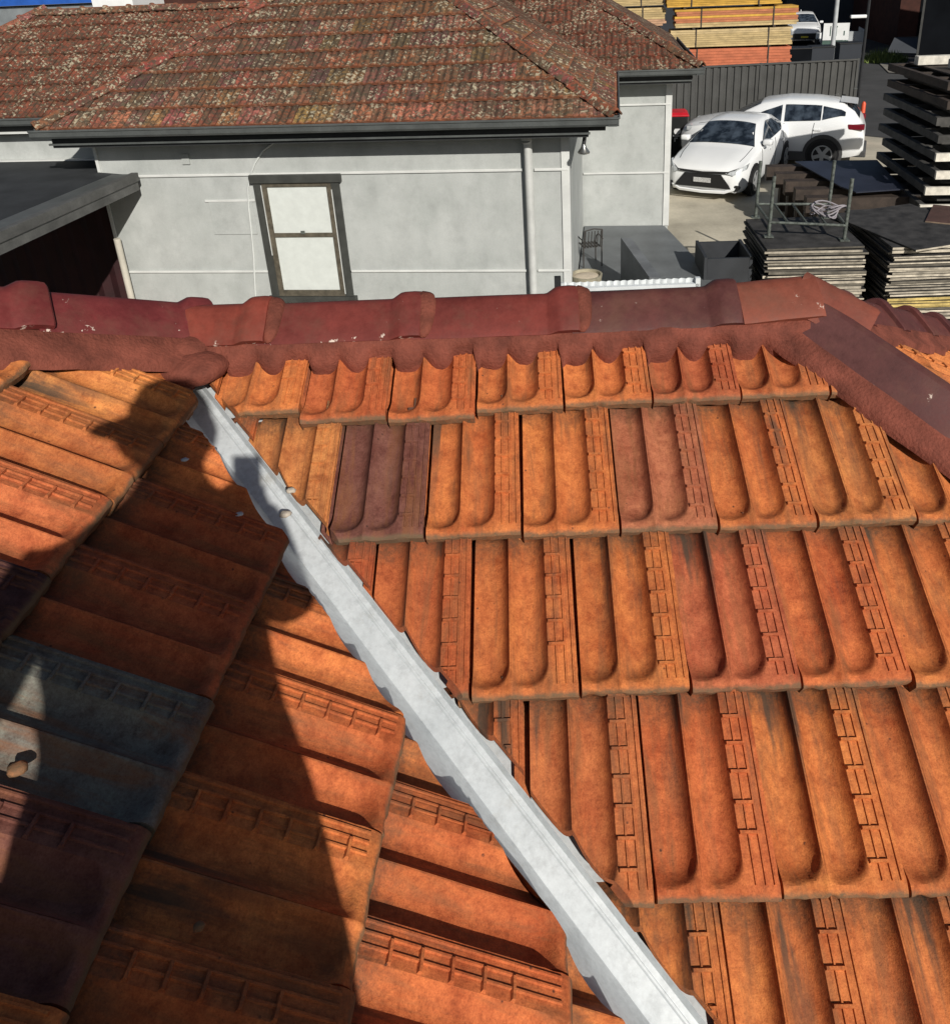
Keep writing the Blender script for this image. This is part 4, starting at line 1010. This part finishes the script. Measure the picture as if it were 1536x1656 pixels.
    for s in (-1, 1):
        for x in seams:
            zb, zs, ws, zt, wt = lerp_st(st, x); m = MB(); pts = [(ws*0.985, zb+0.20*(zs-zb)), (ws*1.0, zb+0.55*(zs-zb)), (ws*0.985, zb+0.85*(zs-zb)), (ws*0.95, zs)]
            m.tube([(x-0.02*k, s*(y+0.001), z) for k, (y, z) in enumerate(pts)], 0.007, 6); m.obj('door_seam', 'car_black', o)
        m = MB(); m.tube([(x, s*(lerp_st(st, x)[4]*0.93), lerp_st(st, x)[3]-0.030) for x in (st[3][0]+0.3, st[3][0], st[4][0]+0.02)], 0.006, 6); m.obj('bonnet_seam', 'car_black', o)
    details(o, st)
    return o
hatch_st = [(2.14,0.24,0.58,0.62,0.66,0.50),(2.06,0.19,0.66,0.76,0.72,0.62),(1.85,0.17,0.74,0.84,0.80,0.70),(1.45,0.17,0.82,0.885,0.90,0.76),(0.98,0.17,0.89,0.895,0.995,0.78),(0.55,0.17,0.92,0.895,1.22,0.66),(0.15,0.17,0.935,0.895,1.385,0.575),(-0.35,0.17,0.95,0.895,1.43,0.56),(-0.95,0.17,0.97,0.895,1.40,0.54),(-1.45,0.18,1.00,0.885,1.30,0.50),(-1.85,0.20,0.98,0.85,1.12,0.56),(-2.08,0.26,0.86,0.78,0.94,0.60),(-2.15,0.34,0.70,0.70,0.78,0.55)]
def hatch_details(o, st):
    # face of the car: grille, splitter, lights, badge bar, plate
    m = MB(); g = [(0.40,0.58),(0.58,0.36),(0.62,0.29),(-0.62,0.29),(-0.58,0.36),(-0.40,0.58)]
    def fx(y, z): return 2.160-0.40*max(0.0,(abs(y)-0.60)/0.30)**1.5-0.75*max(0.0, z-0.63)
    m.add([(fx(y,z)+0.004,y,z) for y,z in g]+[(fx(y,z)-0.10,y,z) for y,z in g], [(0,1,2,3,4,5)]+[(i,(i+1)%6,(i+1)%6+6,i+6) for i in range(6)]); m.obj('grille', 'car_black', o)
    m = MB(); pts = [(-0.72,0.33),(-0.50,0.255),(0,0.235),(0.50,0.255),(0.72,0.33)]
    m.loft([[(fx(y,z)+0.012,y,z),(fx(y,z)+0.04,y,z-0.02),(fx(y,z)+0.03,y,z-0.065),(fx(y,z)-0.05,y,z-0.07)] for y,z in pts]); m.obj('bumper_lip', 'car_white', o, smooth=0.6)
    m = MB(); m.box(fx(0,0.44)+0.016,fx(0,0.44)+0.026,-0.19,0.19,0.40,0.50); m.obj('number_plate', 'plate_white', o)
    m = MB(); pts = [(-0.86,0.72),(-0.55,0.635),(0,0.605),(0.55,0.635),(0.86,0.72)]
    m.loft([[(fx(y,z)+0.010,y,z+0.028),(fx(y,z)+0.022,y,z+0.012),(fx(y,z)+0.016,y,z-0.022)] for y,z in pts]); m.obj('nose_trim', 'car_black', o)
    for s in (-1, 1):
        m = MB(); q = [(0.50,0.63),(0.70,0.685),(0.86,0.77),(0.845,0.66),(0.66,0.575)]
        m.add([(fx(y,z)+0.026,s*y,z) for y,z in q]+[(fx(y,z)-0.08,s*y,z) for y,z in q], [(0,1,2,3,4)]+[(i,(i+1)%5,(i+1)%5+5,i+5) for i in range(5)]); m.obj('headlight', 'lamp_lens', o)
        m = MB(); m.tube([(fx(0.70,0.3)+0.02,s*0.72,0.30),(fx(0.70,0.3)-0.15,s*0.72,0.30)],0.065,12); m.obj('fog_light', 'car_black', o)
        mirror(o, s, 0.62, 0.93, 0.96)
        m = MB(); m.box(-1.0,-0.86,s*0.905-0.01,s*0.905+0.01,0.80,0.825); m.box(0.02,0.16,s*0.905-0.01,s*0.905+0.01,0.78,0.805); m.obj('door_handle', 'car_white', o)
        m = MB(); m.box(-2.08,-1.88,s*0.70-0.06,s*0.70+0.06,0.80,0.92); m.obj('tail_light', 'tail_red', o)
def mirror(o, s, x, y, z):
    m = MB(); m.box(x-0.10,x+0.10,s*(y+0.02)-0.10,s*(y+0.02)+0.10,z,z+0.13); mo = m.obj('mirror', 'car_white', o, bevel=0.045, smooth=1.2)
    m = MB(); m.tube([(x,s*(y-0.07),z+0.0),(x,s*(y-0.16),z-0.03)],0.025,8); m.obj('mirror_arm', 'car_black', mo)
car('hatchback_car', 'white hatchback facing the camera with black lower grille', 2.62, 18.55, R_(-114.5), hatch_st, (1.30,-1.32),
    [(0.62,-0.30,0.10,0.30,0.10,0.90),(-0.34,-1.02,0.10,0.90,0.14,0.86),(-1.05,-1.36,0.16,0.82,0.5,0.62)], [('windscreen',0.96,0.20,0.97,0.93),('rear_window',-1.42,-1.85,0.9,0.85)], 0.95, hatch_details, 0.315)
suv_st = [(2.28,0.36,0.72,0.60,0.80,0.48),(2.20,0.28,0.86,0.74,0.93,0.62),(1.95,0.24,0.96,0.86,1.02,0.70),(1.5,0.24,1.02,0.91,1.10,0.78),(1.05,0.24,1.06,0.92,1.15,0.80),(0.6,0.24,1.08,0.92,1.40,0.70),(0.2,0.24,1.09,0.92,1.585,0.62),(-0.4,0.24,1.11,0.92,1.665,0.60),(-1.1,0.24,1.13,0.92,1.65,0.58),(-1.7,0.26,1.16,0.91,1.58,0.55),(-1.98,0.30,1.14,0.88,1.40,0.60),(-2.18,0.34,1.05,0.82,1.14,0.66),(-2.27,0.42,0.80,0.72,0.90,0.62)]
def suv_details(o, st):
    for s in (-1, 1):
        m = MB(); m.box(-0.92,0.92,s*0.925-0.02,s*0.925+0.018,0.20,0.42); m.obj('sill_cladding', 'cladding', o, bevel=0.01)
        m = MB(); m.box(-2.245,-1.86,s*0.805-0.07,s*0.805+0.075,0.98,1.11); m.obj('tail_light', 'tail_red', o, bevel=0.02)
        m = MB(); m.box(1.86,2.10,s*0.72-0.10,s*0.72+0.10,0.84,0.96); m.obj('headlight', 'lamp_lens', o, bevel=0.02)
        mirror(o, s, 0.72, 0.96, 1.08)
        m = MB(); m.box(-0.30,-0.12,s*0.93-0.012,s*0.93+0.012,0.93,0.958); m.box(-1.26,-1.08,s*0.925-0.012,s*0.925+0.012,0.95,0.978); m.obj('door_handle', 'car_white', o)
    m = MB(); m.box(-2.34,-1.9,-0.72,0.72,0.28,0.44); m.obj('rear_bumper', 'cladding', o, bevel=0.03)
    m = MB(); m.box(2.12,2.32,-0.62,0.62,0.34,0.66); m.obj('grille', 'car_black', o, bevel=0.03)
    m = MB(); m.box(2.321,2.33,-0.19,0.19,0.42,0.52); m.obj('number_plate', 'plate_yellow', o)
    m = MB(); m.loft([[(-1.62,-0.50,1.60),(-1.62,0.50,1.60)],[(-2.02,-0.52,1.555),(-2.02,0.52,1.555)],[(-2.03,-0.5,1.52),(-2.03,0.5,1.52)]]); m.obj('spoiler', 'car_white', o)
    m = MB(); m.loft([[(-1.35,-0.02,1.645),(-1.35,0.02,1.645)],[(-1.55,-0.012,1.72),(-1.55,0.012,1.72)],[(-1.58,-0.02,1.60),(-1.58,0.02,1.60)]]); m.obj('antenna_fin', 'car_white', o)
suv_glass = [(0.72,-0.28,0.08,0.36,0.08,0.86),(-0.36,-1.22,0.08,0.86,0.12,0.86),(-1.26,-1.78,0.14,0.84,0.42,0.70)]
car('suv', 'large white suv parked side on beside the dark metal fence', 3.78, 20.45, R_(164), suv_st, (1.34,-1.33), suv_glass, [('windscreen',1.02,0.26,0.97,0.93),('rear_window',-1.80,-2.10,0.9,0.9)], 0.92, suv_details, 0.35, True)
car('suv', 'distant white suv with a yellow plate beyond the timber stacks', 10.75, 51.5, R_(-97), suv_st, (1.34,-1.33), suv_glass, [('windscreen',1.02,0.26,0.97,0.93)], 1.0, suv_details, 0.35, True)

# ---------------------------------------------------------------- timber packs behind the fence
def pack(u0, u1, z0, z1, n, cols_, label, nb_=8, straps=(0.22,0.80), dep=1.3):
    o = uthing('timber_pack', label, 'timber', (u0+u1)/2, n, z0, 0, 'strapped timber packs behind the fence')
    h = (z1-z0)/nb_; L_ = (u1-u0)/2; r = random.Random(int(u0*100+z0*10))
    for i in range(nb_):
        c = cols_[i*len(cols_)//nb_]; k = r.uniform(0.86,1.08)
        b_ = part('board', 'timber', o, (-L_+r.uniform(0,0.10),L_-r.uniform(0,0.14),r.uniform(-0.012,0.012),dep,i*h+0.002,(i+1)*h-0.006))
        b_.color = (c[0]*k, c[1]*k, c[2]*k, 1)
    for t in straps: part('strap', 'strap', o, (-L_+2*L_*t-0.025,-L_+2*L_*t+0.025,-0.020,dep+0.02,-0.004,z1-z0+0.006))
    part('bearer', 'beam_brown', o, (-L_*0.7,-L_*0.7+0.1,-0.02,dep,-0.075,-0.006), (L_*0.6,L_*0.6+0.1,-0.02,dep,-0.075,-0.006))
YEL = (0.75,0.43,0.07); ORA = (0.60,0.22,0.10); PAL_ = (0.62,0.46,0.22); SAL = (0.62,0.18,0.085); PNK = (0.60,0.36,0.22)
pack(2.15, 6.85, -0.45, 0.84, 34, [SAL], 'salmon painted timber pack at the bottom of the right pile', 12)
pack(2.08, 6.82, 0.92, 1.56, 34, [PAL_, PAL_, (0.66,0.5,0.26)], 'pale raw timber pack in the middle of the right pile')
pack(2.27, 6.95, 1.65, 2.32, 34, [PAL_, ORA, YEL, ORA, YEL], 'orange and yellow striped timber pack high on the right pile')
pack(1.95, 6.3, 2.41, 2.95, 34, [YEL], 'bright yellow timber pack on top of the right pile')
pack(-2.6, 1.84, 0.38, 1.06, 34.3, [PNK], 'pinkish timber pack low in the left pile behind the roof')
pack(-2.6, 1.80, 1.12, 1.65, 34.3, [PAL_, YEL], 'yellow topped timber pack in the middle of the left pile')
pack(-2.6, 1.98, 1.74, 2.42, 34.3, [PNK, PAL_, PAL_], 'pale pinkish timber pack high in the left pile')
pack(-2.6, 1.9, 2.50, 3.0, 34.3, [PAL_], 'pale timber pack on top of the left pile')

# ---------------------------------------------------------------- across the road
sp = uthing('street_pole', 'tall pale grey street pole behind the metal fence', 'pole', 9.0, 36.8, YARD)
m = MB(); m.tube([(0,0,0),(0,0,6.5)],[0.10,0.075],12); m.obj('pole', 'pole_grey', sp, smooth=0.8); m = MB(); m.lathe([(0,0),(0.2,0),(0.2,0.03),(0,0.03)], (0,0,0), 12); m.obj('base_plate', 'gutter_grey', sp)
for k, (u, n, c, lab) in enumerate(((7.45,36.0,'container_shade_dark','black skip bin right of the timber stacks'),(8.45,36.4,'far_wall_dark','dark blue grey crate left of the street pole'),(9.85,37.6,'far_wall_dark','dark blue grey crate right of the street pole'))):
    o = uthing('skip_bin', lab, 'bin', u, n, YARD); part('body', c, o, (-0.45,0.45,-0.4,0.4,0.05,1.12), bevel=0.02); part('rim', 'frame_black', o, (-0.48,0.48,-0.43,0.43,1.121,1.16)); part('skid', 'frame_black', o, (-0.4,-0.3,-0.4,0.4,0,0.048), (0.3,0.4,-0.4,0.4,0,0.048))
tr = uthing('trailer', 'pale grey trailer with a white sign board beyond the fence', 'trailer', 11.6, 46.0, YARD, R_(-8))
part('tray', 'pole_grey', tr, (-1.0,1.15,-0.5,2.6,0.45,0.55)); part('side_board', 'pole_grey', tr, (-1.0,1.15,-0.56,-0.51,0.30,0.98)); part('side_board', 'pole_grey', tr, (1.16,1.2,-0.5,2.6,0.4,0.98))
for y in (0.6, 1.5):
    m = MB(); m.tube([(-1.12,y,0.33),(1.3,y,0.33)],0.33,16); m.obj('wheel', 'tyre', tr)
sg = uthing('sign_board', 'white sign board with dark figures propped on the trailer', 'sign', 11.15, 45.2, YARD+0.30, R_(-8))
part('panel', 'sign_white', sg, (-0.62,0.62,-0.03,0.0,0.30,1.12)); part('lower_panel', 'sign_green', sg, (-0.62,0.62,-0.028,0.0,0.06,0.28)); part('legs', 'frame_black', sg, (-0.5,-0.45,0.0,0.04,-0.3,1.0), (0.45,0.5,0.0,0.04,-0.3,1.0))
part('sign_figures', 'sign_green', sg, (-0.30,-0.25,-0.036,-0.031,0.5,0.98), (-0.17,0.06,-0.036,-0.031,0.92,0.98), (-0.03,0.03,-0.036,-0.031,0.5,0.918), (0.36,0.42,-0.036,-0.031,0.52,0.74))
rl = random.Random(12)
for k in range(5):
    m = MB(); s = rl.uniform(0.2,0.38); m.box(-s,s,-s*0.7,s*0.7,0,s*1.1)
    o = m.obj('load_box', 'sign_white' if k != 2 else 'cream_paint', bevel=0.03); o.location = UV(10.85+0.42*k, 46.6+rl.uniform(-0.2,0.2), YARD+0.55); o.rotation_euler = (0,0,rl.uniform(-0.5,0.5))
    tag(o, ['white box at the left end of the trailer load','second white box from the left on the trailer','cream box in the middle of the trailer load','white box right of the cream one on the trailer','white box at the right end of the trailer load'][k], 'box', 'boxes loaded on the trailer')
wb = uthing('warehouse', 'dark grey warehouse wall in the far background', 'building', 8.5, 58.0, YARD)
part('wall', 'far_wall_dark', wb, (-16,2.4,0,8,0,7.5)); part('wall', 'far_wall', wb, (2.41,6.6,-0.5,8,0,7.0)); part('door', 'container_shade_dark', wb, (0.9,1.9,-0.05,-0.002,0,6.4)); part('roof', 'gutter_grey', wb, (-16.2,6.8,-0.7,8.2,7.51,7.7))
bb = uthing('brick_building', 'red brick building darkened for shade, with a pale corner beside the far gate', 'building', 15.6, 47.0, YARD)
part('wall', 'brick_shade_red', bb, (-0.9,8.0,0,9.0,0,7.0)); part('corner_pier', 'footpath', bb, (1.30,1.62,-0.06,-0.002,2.2,7.0)); part('roof', 'gutter_grey', bb, (-1.1,8.2,-0.2,9.2,7.01,7.2)); part('plinth', 'far_wall', bb, (-0.95,1.2,-0.12,-0.004,0,0.5)); part('door', 'container_shade_dark', bb, (0.1,1.0,-0.03,-0.002,0.5,2.7))
gb = uthing('shed_gate', 'sheeted yard gate blackened for shade, beyond the tall formwork stack', 'gate', 15.6, 37.0, YARD, R_(-14))
for k in range(5):
    part('panel', 'container_shade_dark', gb, (-2.9+k*1.6,-1.34+k*1.6,0,0.05,0.05,3.0))
    part('post', 'fence_steel', gb, (-2.99+k*1.6,-2.905+k*1.6,-0.04,0.08,0,3.15))
part('top_rail', 'fence_steel', gb, (-2.9,5.2,-0.03,0.06,3.155,3.27))
m = MB(); m.box(0,8.0,0,0.3,0,6.0); o = m.obj('side_wall', 'container_shade_dark'); o.location = UV(14.2, 41.5, YARD); o.rotation_euler = (0,0,PSI-R_(14)); tag(o, 'sheet wall blackened for shade, rising behind the far yard gate', 'wall')
slabp = uthing('leaning_panel', 'blue grey panel lying tilted against the brick building', 'panel', 13.9, 42.2, YARD, R_(-35)); m = MB(); m.box(-0.9,0.9,-0.5,0.5,0,0.08, 0, Matrix.Translation((0,0,0.45)) @ Matrix.Rotation(R_(38),4,'X')); m.obj('board', 'far_wall', slabp); part('prop', 'frame_black', slabp, (-0.5,-0.42,0.1,0.2,0,0.45), (0.4,0.48,0.1,0.2,0,0.45))
# grass tuft
m = MB(); rg = random.Random(4)
for k in range(700):
    a = rg.uniform(0, 2*PI); r = 1.0*math.sqrt(rg.random()); x, y = r*math.cos(a)*1.0, r*math.sin(a)*1.1; h = rg.uniform(0.25,0.75)*(1.1-r*0.6); an = rg.uniform(0, PI); b2 = Vector((math.cos(an)*0.03, math.sin(an)*0.03, 0)); l = Vector((rg.gauss(0,0.12), rg.gauss(0,0.12), h))
    p = Vector((x, y, 0)); m.add([p-b2, p+b2, p+l], [(0,1,2)])
gr = m.obj('grass', 'grass_blade'); gr.location = UV(12.2, 40.5, YARD); tag(gr, 'clump of green grass by the far footpath', 'grass', kind='stuff')
# far left
bc = uthing('container', 'blue steel container roof edge beyond the left end of the neighbour roof', 'container', -21.5, 30.0, YARD)
part('body', 'metal_shed', bc, (-4,2.6,0,2.4,0,4.0)); part('roof_edge', 'blue_paint', bc, (-4.2,2.75,-0.15,2.6,4.05,4.9))
wr_ = uthing('annexe', 'white parapet of a building behind the left roof ridge', 'building', -15.0, 27.0, YARD)
part('wall', 'sign_white', wr_, (-2.0,-0.6,0,2,0,4.35)); part('wall', 'brick_shade_red', wr_, (-3.2,9.0,2.1,4,0,4.55)); part('coping', 'maroon', wr_, (-3.2,9.0,2.0,4.1,4.56,5.0))

# ---------------------------------------------------------------- photographer (behind the lens; the shadow on the left slope)
E1 = Vector((0.919, 0.394, 0)).normalized(); DH = Vector((-E1.y, E1.x, 0))
E2 = E1.cross(SUN_DIR)
def sh(e1, e2, q):
    z = (e2-q*DH.dot(E2))/E2.z; p = E1*e1+DH*q; return Vector((p.x, p.y, z+CAM_Z))
pers = thing('person', 'person in a cap holding up a phone, their shadow lying on the left slope', 'person', (0,0,0))
foot = sh(-0.19, -0.3, -0.20); px_, py_ = foot.x, foot.y
pers.location = (px_, py_, zLp(px_, py_)+0.004); PO = Vector(pers.location)
def skin(name, pts, edges, mat, parent, sub=2):
    me = bpy.data.meshes.new(name); me.from_pydata([tuple(p[0]-PO) for p in pts], edges, []); me.materials.append(M[mat])
    o = bpy.data.objects.new(name, me); col.objects.link(o); o.parent = parent
    md = o.modifiers.new('skin', 'SKIN'); md.use_smooth_shade = True
    for i, p in enumerate(pts):
        r = p[1]; me.skin_vertices[0].data[i].radius = r if hasattr(r, '__len__') else (r, r)
        me.skin_vertices[0].data[i].use_root = i == 0
    s = o.modifiers.new('sub', 'SUBSURF'); s.levels = sub; s.render_levels = sub
    return o
q0 = -0.20
zf = lambda x, y: zLp(x, y)-0.0
def footp(e1, q):
    p = E1*e1+DH*q; return Vector((p.x, p.y, zLp(p.x, p.y)))
fl, fr_ = footp(-0.33, q0-0.02), footp(-0.08, q0-0.02)
Zv = Vector((0,0,1))
P_ = [(sh(-0.185,-0.52,q0), (0.195,0.13)),        # 0 pelvis (root)
      (sh(-0.185,-0.40,q0), (0.185,0.12)),        # 1 waist
      (sh(-0.180,-0.24,q0), (0.190,0.125)),        # 2 chest
      (sh(-0.165,-0.10,q0), (0.150,0.10)),        # 3 upper chest
      (sh(-0.145,-0.02,q0), 0.055),                # 4 neck
      (sh(-0.138,0.06,q0), 0.070),                 # 5 jaw
      (sh(-0.136,0.135,q0), 0.080),                # 6 skull
      (sh(-0.345,-0.115,q0), 0.070),               # 7 left shoulder
      (sh(-0.480,-0.32,q0-0.02), 0.050),           # 8 left elbow
      (sh(-0.500,-0.52,q0+0.03), 0.038),           # 9 left wrist
      (sh(-0.500,-0.59,q0+0.04), 0.030),           # 10 left hand
      (sh(-0.020,-0.145,q0), 0.070),               # 11 right shoulder
      (sh(0.032,-0.305,q0+0.10), 0.056),           # 12 right elbow
      (sh(0.022,-0.165,q0+0.14), 0.045),           # 13 right wrist
      (sh(0.020,-0.100,q0+0.155), 0.030),          # 14 right palm
      (fl+Zv*0.80, 0.12),(fl+Zv*0.45, 0.066),(fl+Zv*0.09, 0.046),(fl+Zv*0.035+DH*0.16, 0.036),
      (fr_+Zv*0.80, 0.12),(fr_+Zv*0.45, 0.066),(fr_+Zv*0.09, 0.046),(fr_+Zv*0.035+DH*0.16, 0.036)]
ED = [(0,1),(1,2),(2,3),(3,4),(4,5),(5,6),(3,7),(7,8),(8,9),(9,10),(3,11),(11,12),(12,13),(13,14),(0,15),(15,16),(16,17),(17,18),(0,19),(19,20),(20,21),(21,22)]
skin('body', P_, ED, 'cloth_shirt', pers)
hc = sh(-0.136,0.13,q0)
m = MB(); m.lathe([(0.0,0.098),(0.035,0.094),(0.066,0.072),(0.082,0.035),(0.085,0.0),(0.080,-0.012)], hc-PO+Vector((0,0,0.012)), 20)
br = sh(-0.235,0.108,q0+0.02)-PO; fd = (br-(hc-PO)); fd.z = 0; fd.normalize(); sd = Vector((-fd.y, fd.x, 0)); o_ = hc-PO+Vector((0,0,0.012))
bv = []
for k in range(9):
    a = -1.1+2.2*k/8; bv.append(o_+fd*(0.078*math.cos(a))+sd*(0.078*math.sin(a)))
for k in range(9):
    a = -1.1+2.2*k/8; bv.append(o_+fd*(0.078*math.cos(a)+0.075*max(0.0,math.cos(a*1.3)))+sd*(0.078*math.sin(a))+Vector((0,0,-0.022)))
m.add(bv, [(k,k+1,k+10,k+9) for k in range(8)]); m.obj('cap', 'cloth_cap', pers, smooth=0.9)
# head with a face, turned towards the brim
hm = bmesh.new(); bmesh.ops.create_icosphere(hm, subdivisions=3, radius=1.0)
hcen = sh(-0.136, 0.095, q0)-PO
for v in hm.verts:
    c_ = v.co.copy(); f_ = c_.dot(fd); z_ = c_.z
    nar = 1.0-0.22*max(0.0, -z_)                          # narrower towards the chin
    p = fd*(f_*0.092*nar)+sd*(c_.dot(sd)*0.074*nar)+Vector((0, 0, z_*0.112))
    if f_ > 0.9 and -0.35 < z_ < 0.15: p += fd*0.016      # nose
    if f_ > 0.75 and -0.05 < z_ < 0.25 and abs(c_.dot(sd)) > 0.2: p -= fd*0.006   # eye sockets
    if f_ > 0.8 and -0.62 < z_ < -0.45: p += fd*0.004     # lips
    v.co = hcen+p
set_smooth(hm, 1.2); hme = bpy.data.meshes.new('head'); hm.to_mesh(hme); hm.free(); hme.materials.append(M['skin'])
ho = bpy.data.objects.new('head', hme); col.objects.link(ho); ho.parent = pers
for s_ in (-1, 1):
    m = MB(); m.lathe([(0.0,-0.008),(0.006,-0.006),(0.008,0.0),(0.006,0.006),(0.0,0.008)], hcen+fd*0.082+sd*(0.030*s_)+Vector((0,0,0.012)), 10); m.obj('eye', 'frame_black', ho, smooth=0.9)
    m = MB(); m.lathe([(0.0,-0.026),(0.010,-0.018),(0.013,0.0),(0.010,0.020),(0.0,0.026)], hcen+sd*(0.074*s_), 10); m.obj('ear', 'skin', ho, smooth=0.9)
# phone held at the lens, hand wrapped round its lower half
vd_ = fw
ph = thing('phone', 'dark phone held up in one hand by the person on the roof', 'phone', Vector((0,0,CAM_Z))-vd_*0.012)
m = MB(); T = Matrix((rt2, up2, -vd_)).transposed().to_4x4()
m.box(-0.022,0.046,-0.132,0.016,0.0,0.008,0,T); m.obj('phone_body', 'frame_black', ph, bevel=0.002)
m = MB(); m.box(-0.019,0.043,-0.128,0.012,0.0082,0.0088,0,T); m.obj('screen', 'car_black', ph)
TW_ = Matrix.Translation(Vector((0,0,CAM_Z))-vd_*0.012-PO) @ T
palm = Vector(P_[14][0]-PO)
def fing(pts, name): return None
for k, (x, y) in enumerate(((-0.026,-0.052),(-0.027,-0.070),(-0.027,-0.088),(-0.026,-0.105))):
    tip = TW_ @ Vector((x, y, 0.000)); mid = TW_ @ Vector((x-0.006, y-0.004, 0.016)); root = TW_ @ Vector((0.012, y-0.012, 0.034))
    m = MB(); m.tube([root, mid, tip], [0.0095, 0.0088, 0.0072], 8); m.obj('finger', 'skin', pers, smooth=0.9)
m = MB(); m.tube([TW_ @ Vector((0.03,-0.115,0.036)), TW_ @ Vector((0.052,-0.085,0.022)), TW_ @ Vector((0.050,-0.055,0.010))], [0.012,0.0105,0.008], 8); m.obj('thumb', 'skin', pers, smooth=0.9)
m = MB(); m.tube([palm, TW_ @ Vector((0.014,-0.105,0.036)), TW_ @ Vector((0.014,-0.065,0.034))], [0.026,0.030,0.022], 10); m.obj('palm', 'skin', pers, smooth=0.9)

# ---------------------------------------------------------------- small things on the near roof
def blob(name, mat, loc, s, label, cat, seed, group=None):
    bm = bmesh.new(); bmesh.ops.create_icosphere(bm, subdivisions=2, radius=1.0)
    for v in bm.verts:
        k = 1+0.35*noise.noise(v.co*1.6+Vector((seed*3.1,0,0))); v.co = Vector((v.co.x*s[0]*k, v.co.y*s[1]*k, v.co.z*s[2]*k))
    set_smooth(bm, 0.7); me = bpy.data.meshes.new(name); bm.to_mesh(me); bm.free(); me.materials.append(M[mat])
    o = bpy.data.objects.new(name, me); col.objects.link(o); o.location = loc; o.color = (0.5,0.17,0.06,1); return tag(o, label, cat, group)

blob('tile_chip', 'terracotta', (-0.738, 0.792, 2.968), (0.015, 0.012, 0.006), 'small broken chip of orange tile lying on the dark grey tile', 'tile chip', 1)
blob('mortar_dab', 'cement', (-0.578, 1.563, 2.878), (0.012, 0.009, 0.006), 'upper cream dab of mortar beside the metal valley', 'mortar', 2)
blob('mortar_dab', 'cement', (-0.585, 1.520, 2.845), (0.014, 0.012, 0.006), 'lower cream dab of mortar on the metal valley', 'mortar', 3)
blob('droplet', 'pole_grey', (-0.769, 1.495, 3.012), (0.009, 0.007, 0.003), 'upper pale grey spot of sealant on the shaded left tiles', 'sealant', 4)
blob('droplet', 'pole_grey', (-0.638, 1.407, 2.930), (0.010, 0.007, 0.003), 'lower pale grey spot of sealant on the shaded left tiles', 'sealant', 5)
blob('pebble', 'terracotta', (-0.467, 0.666, 2.828), (0.008, 0.007, 0.005), 'small pebble on the shaded tile by the lower shadow edge', 'pebble', 6)
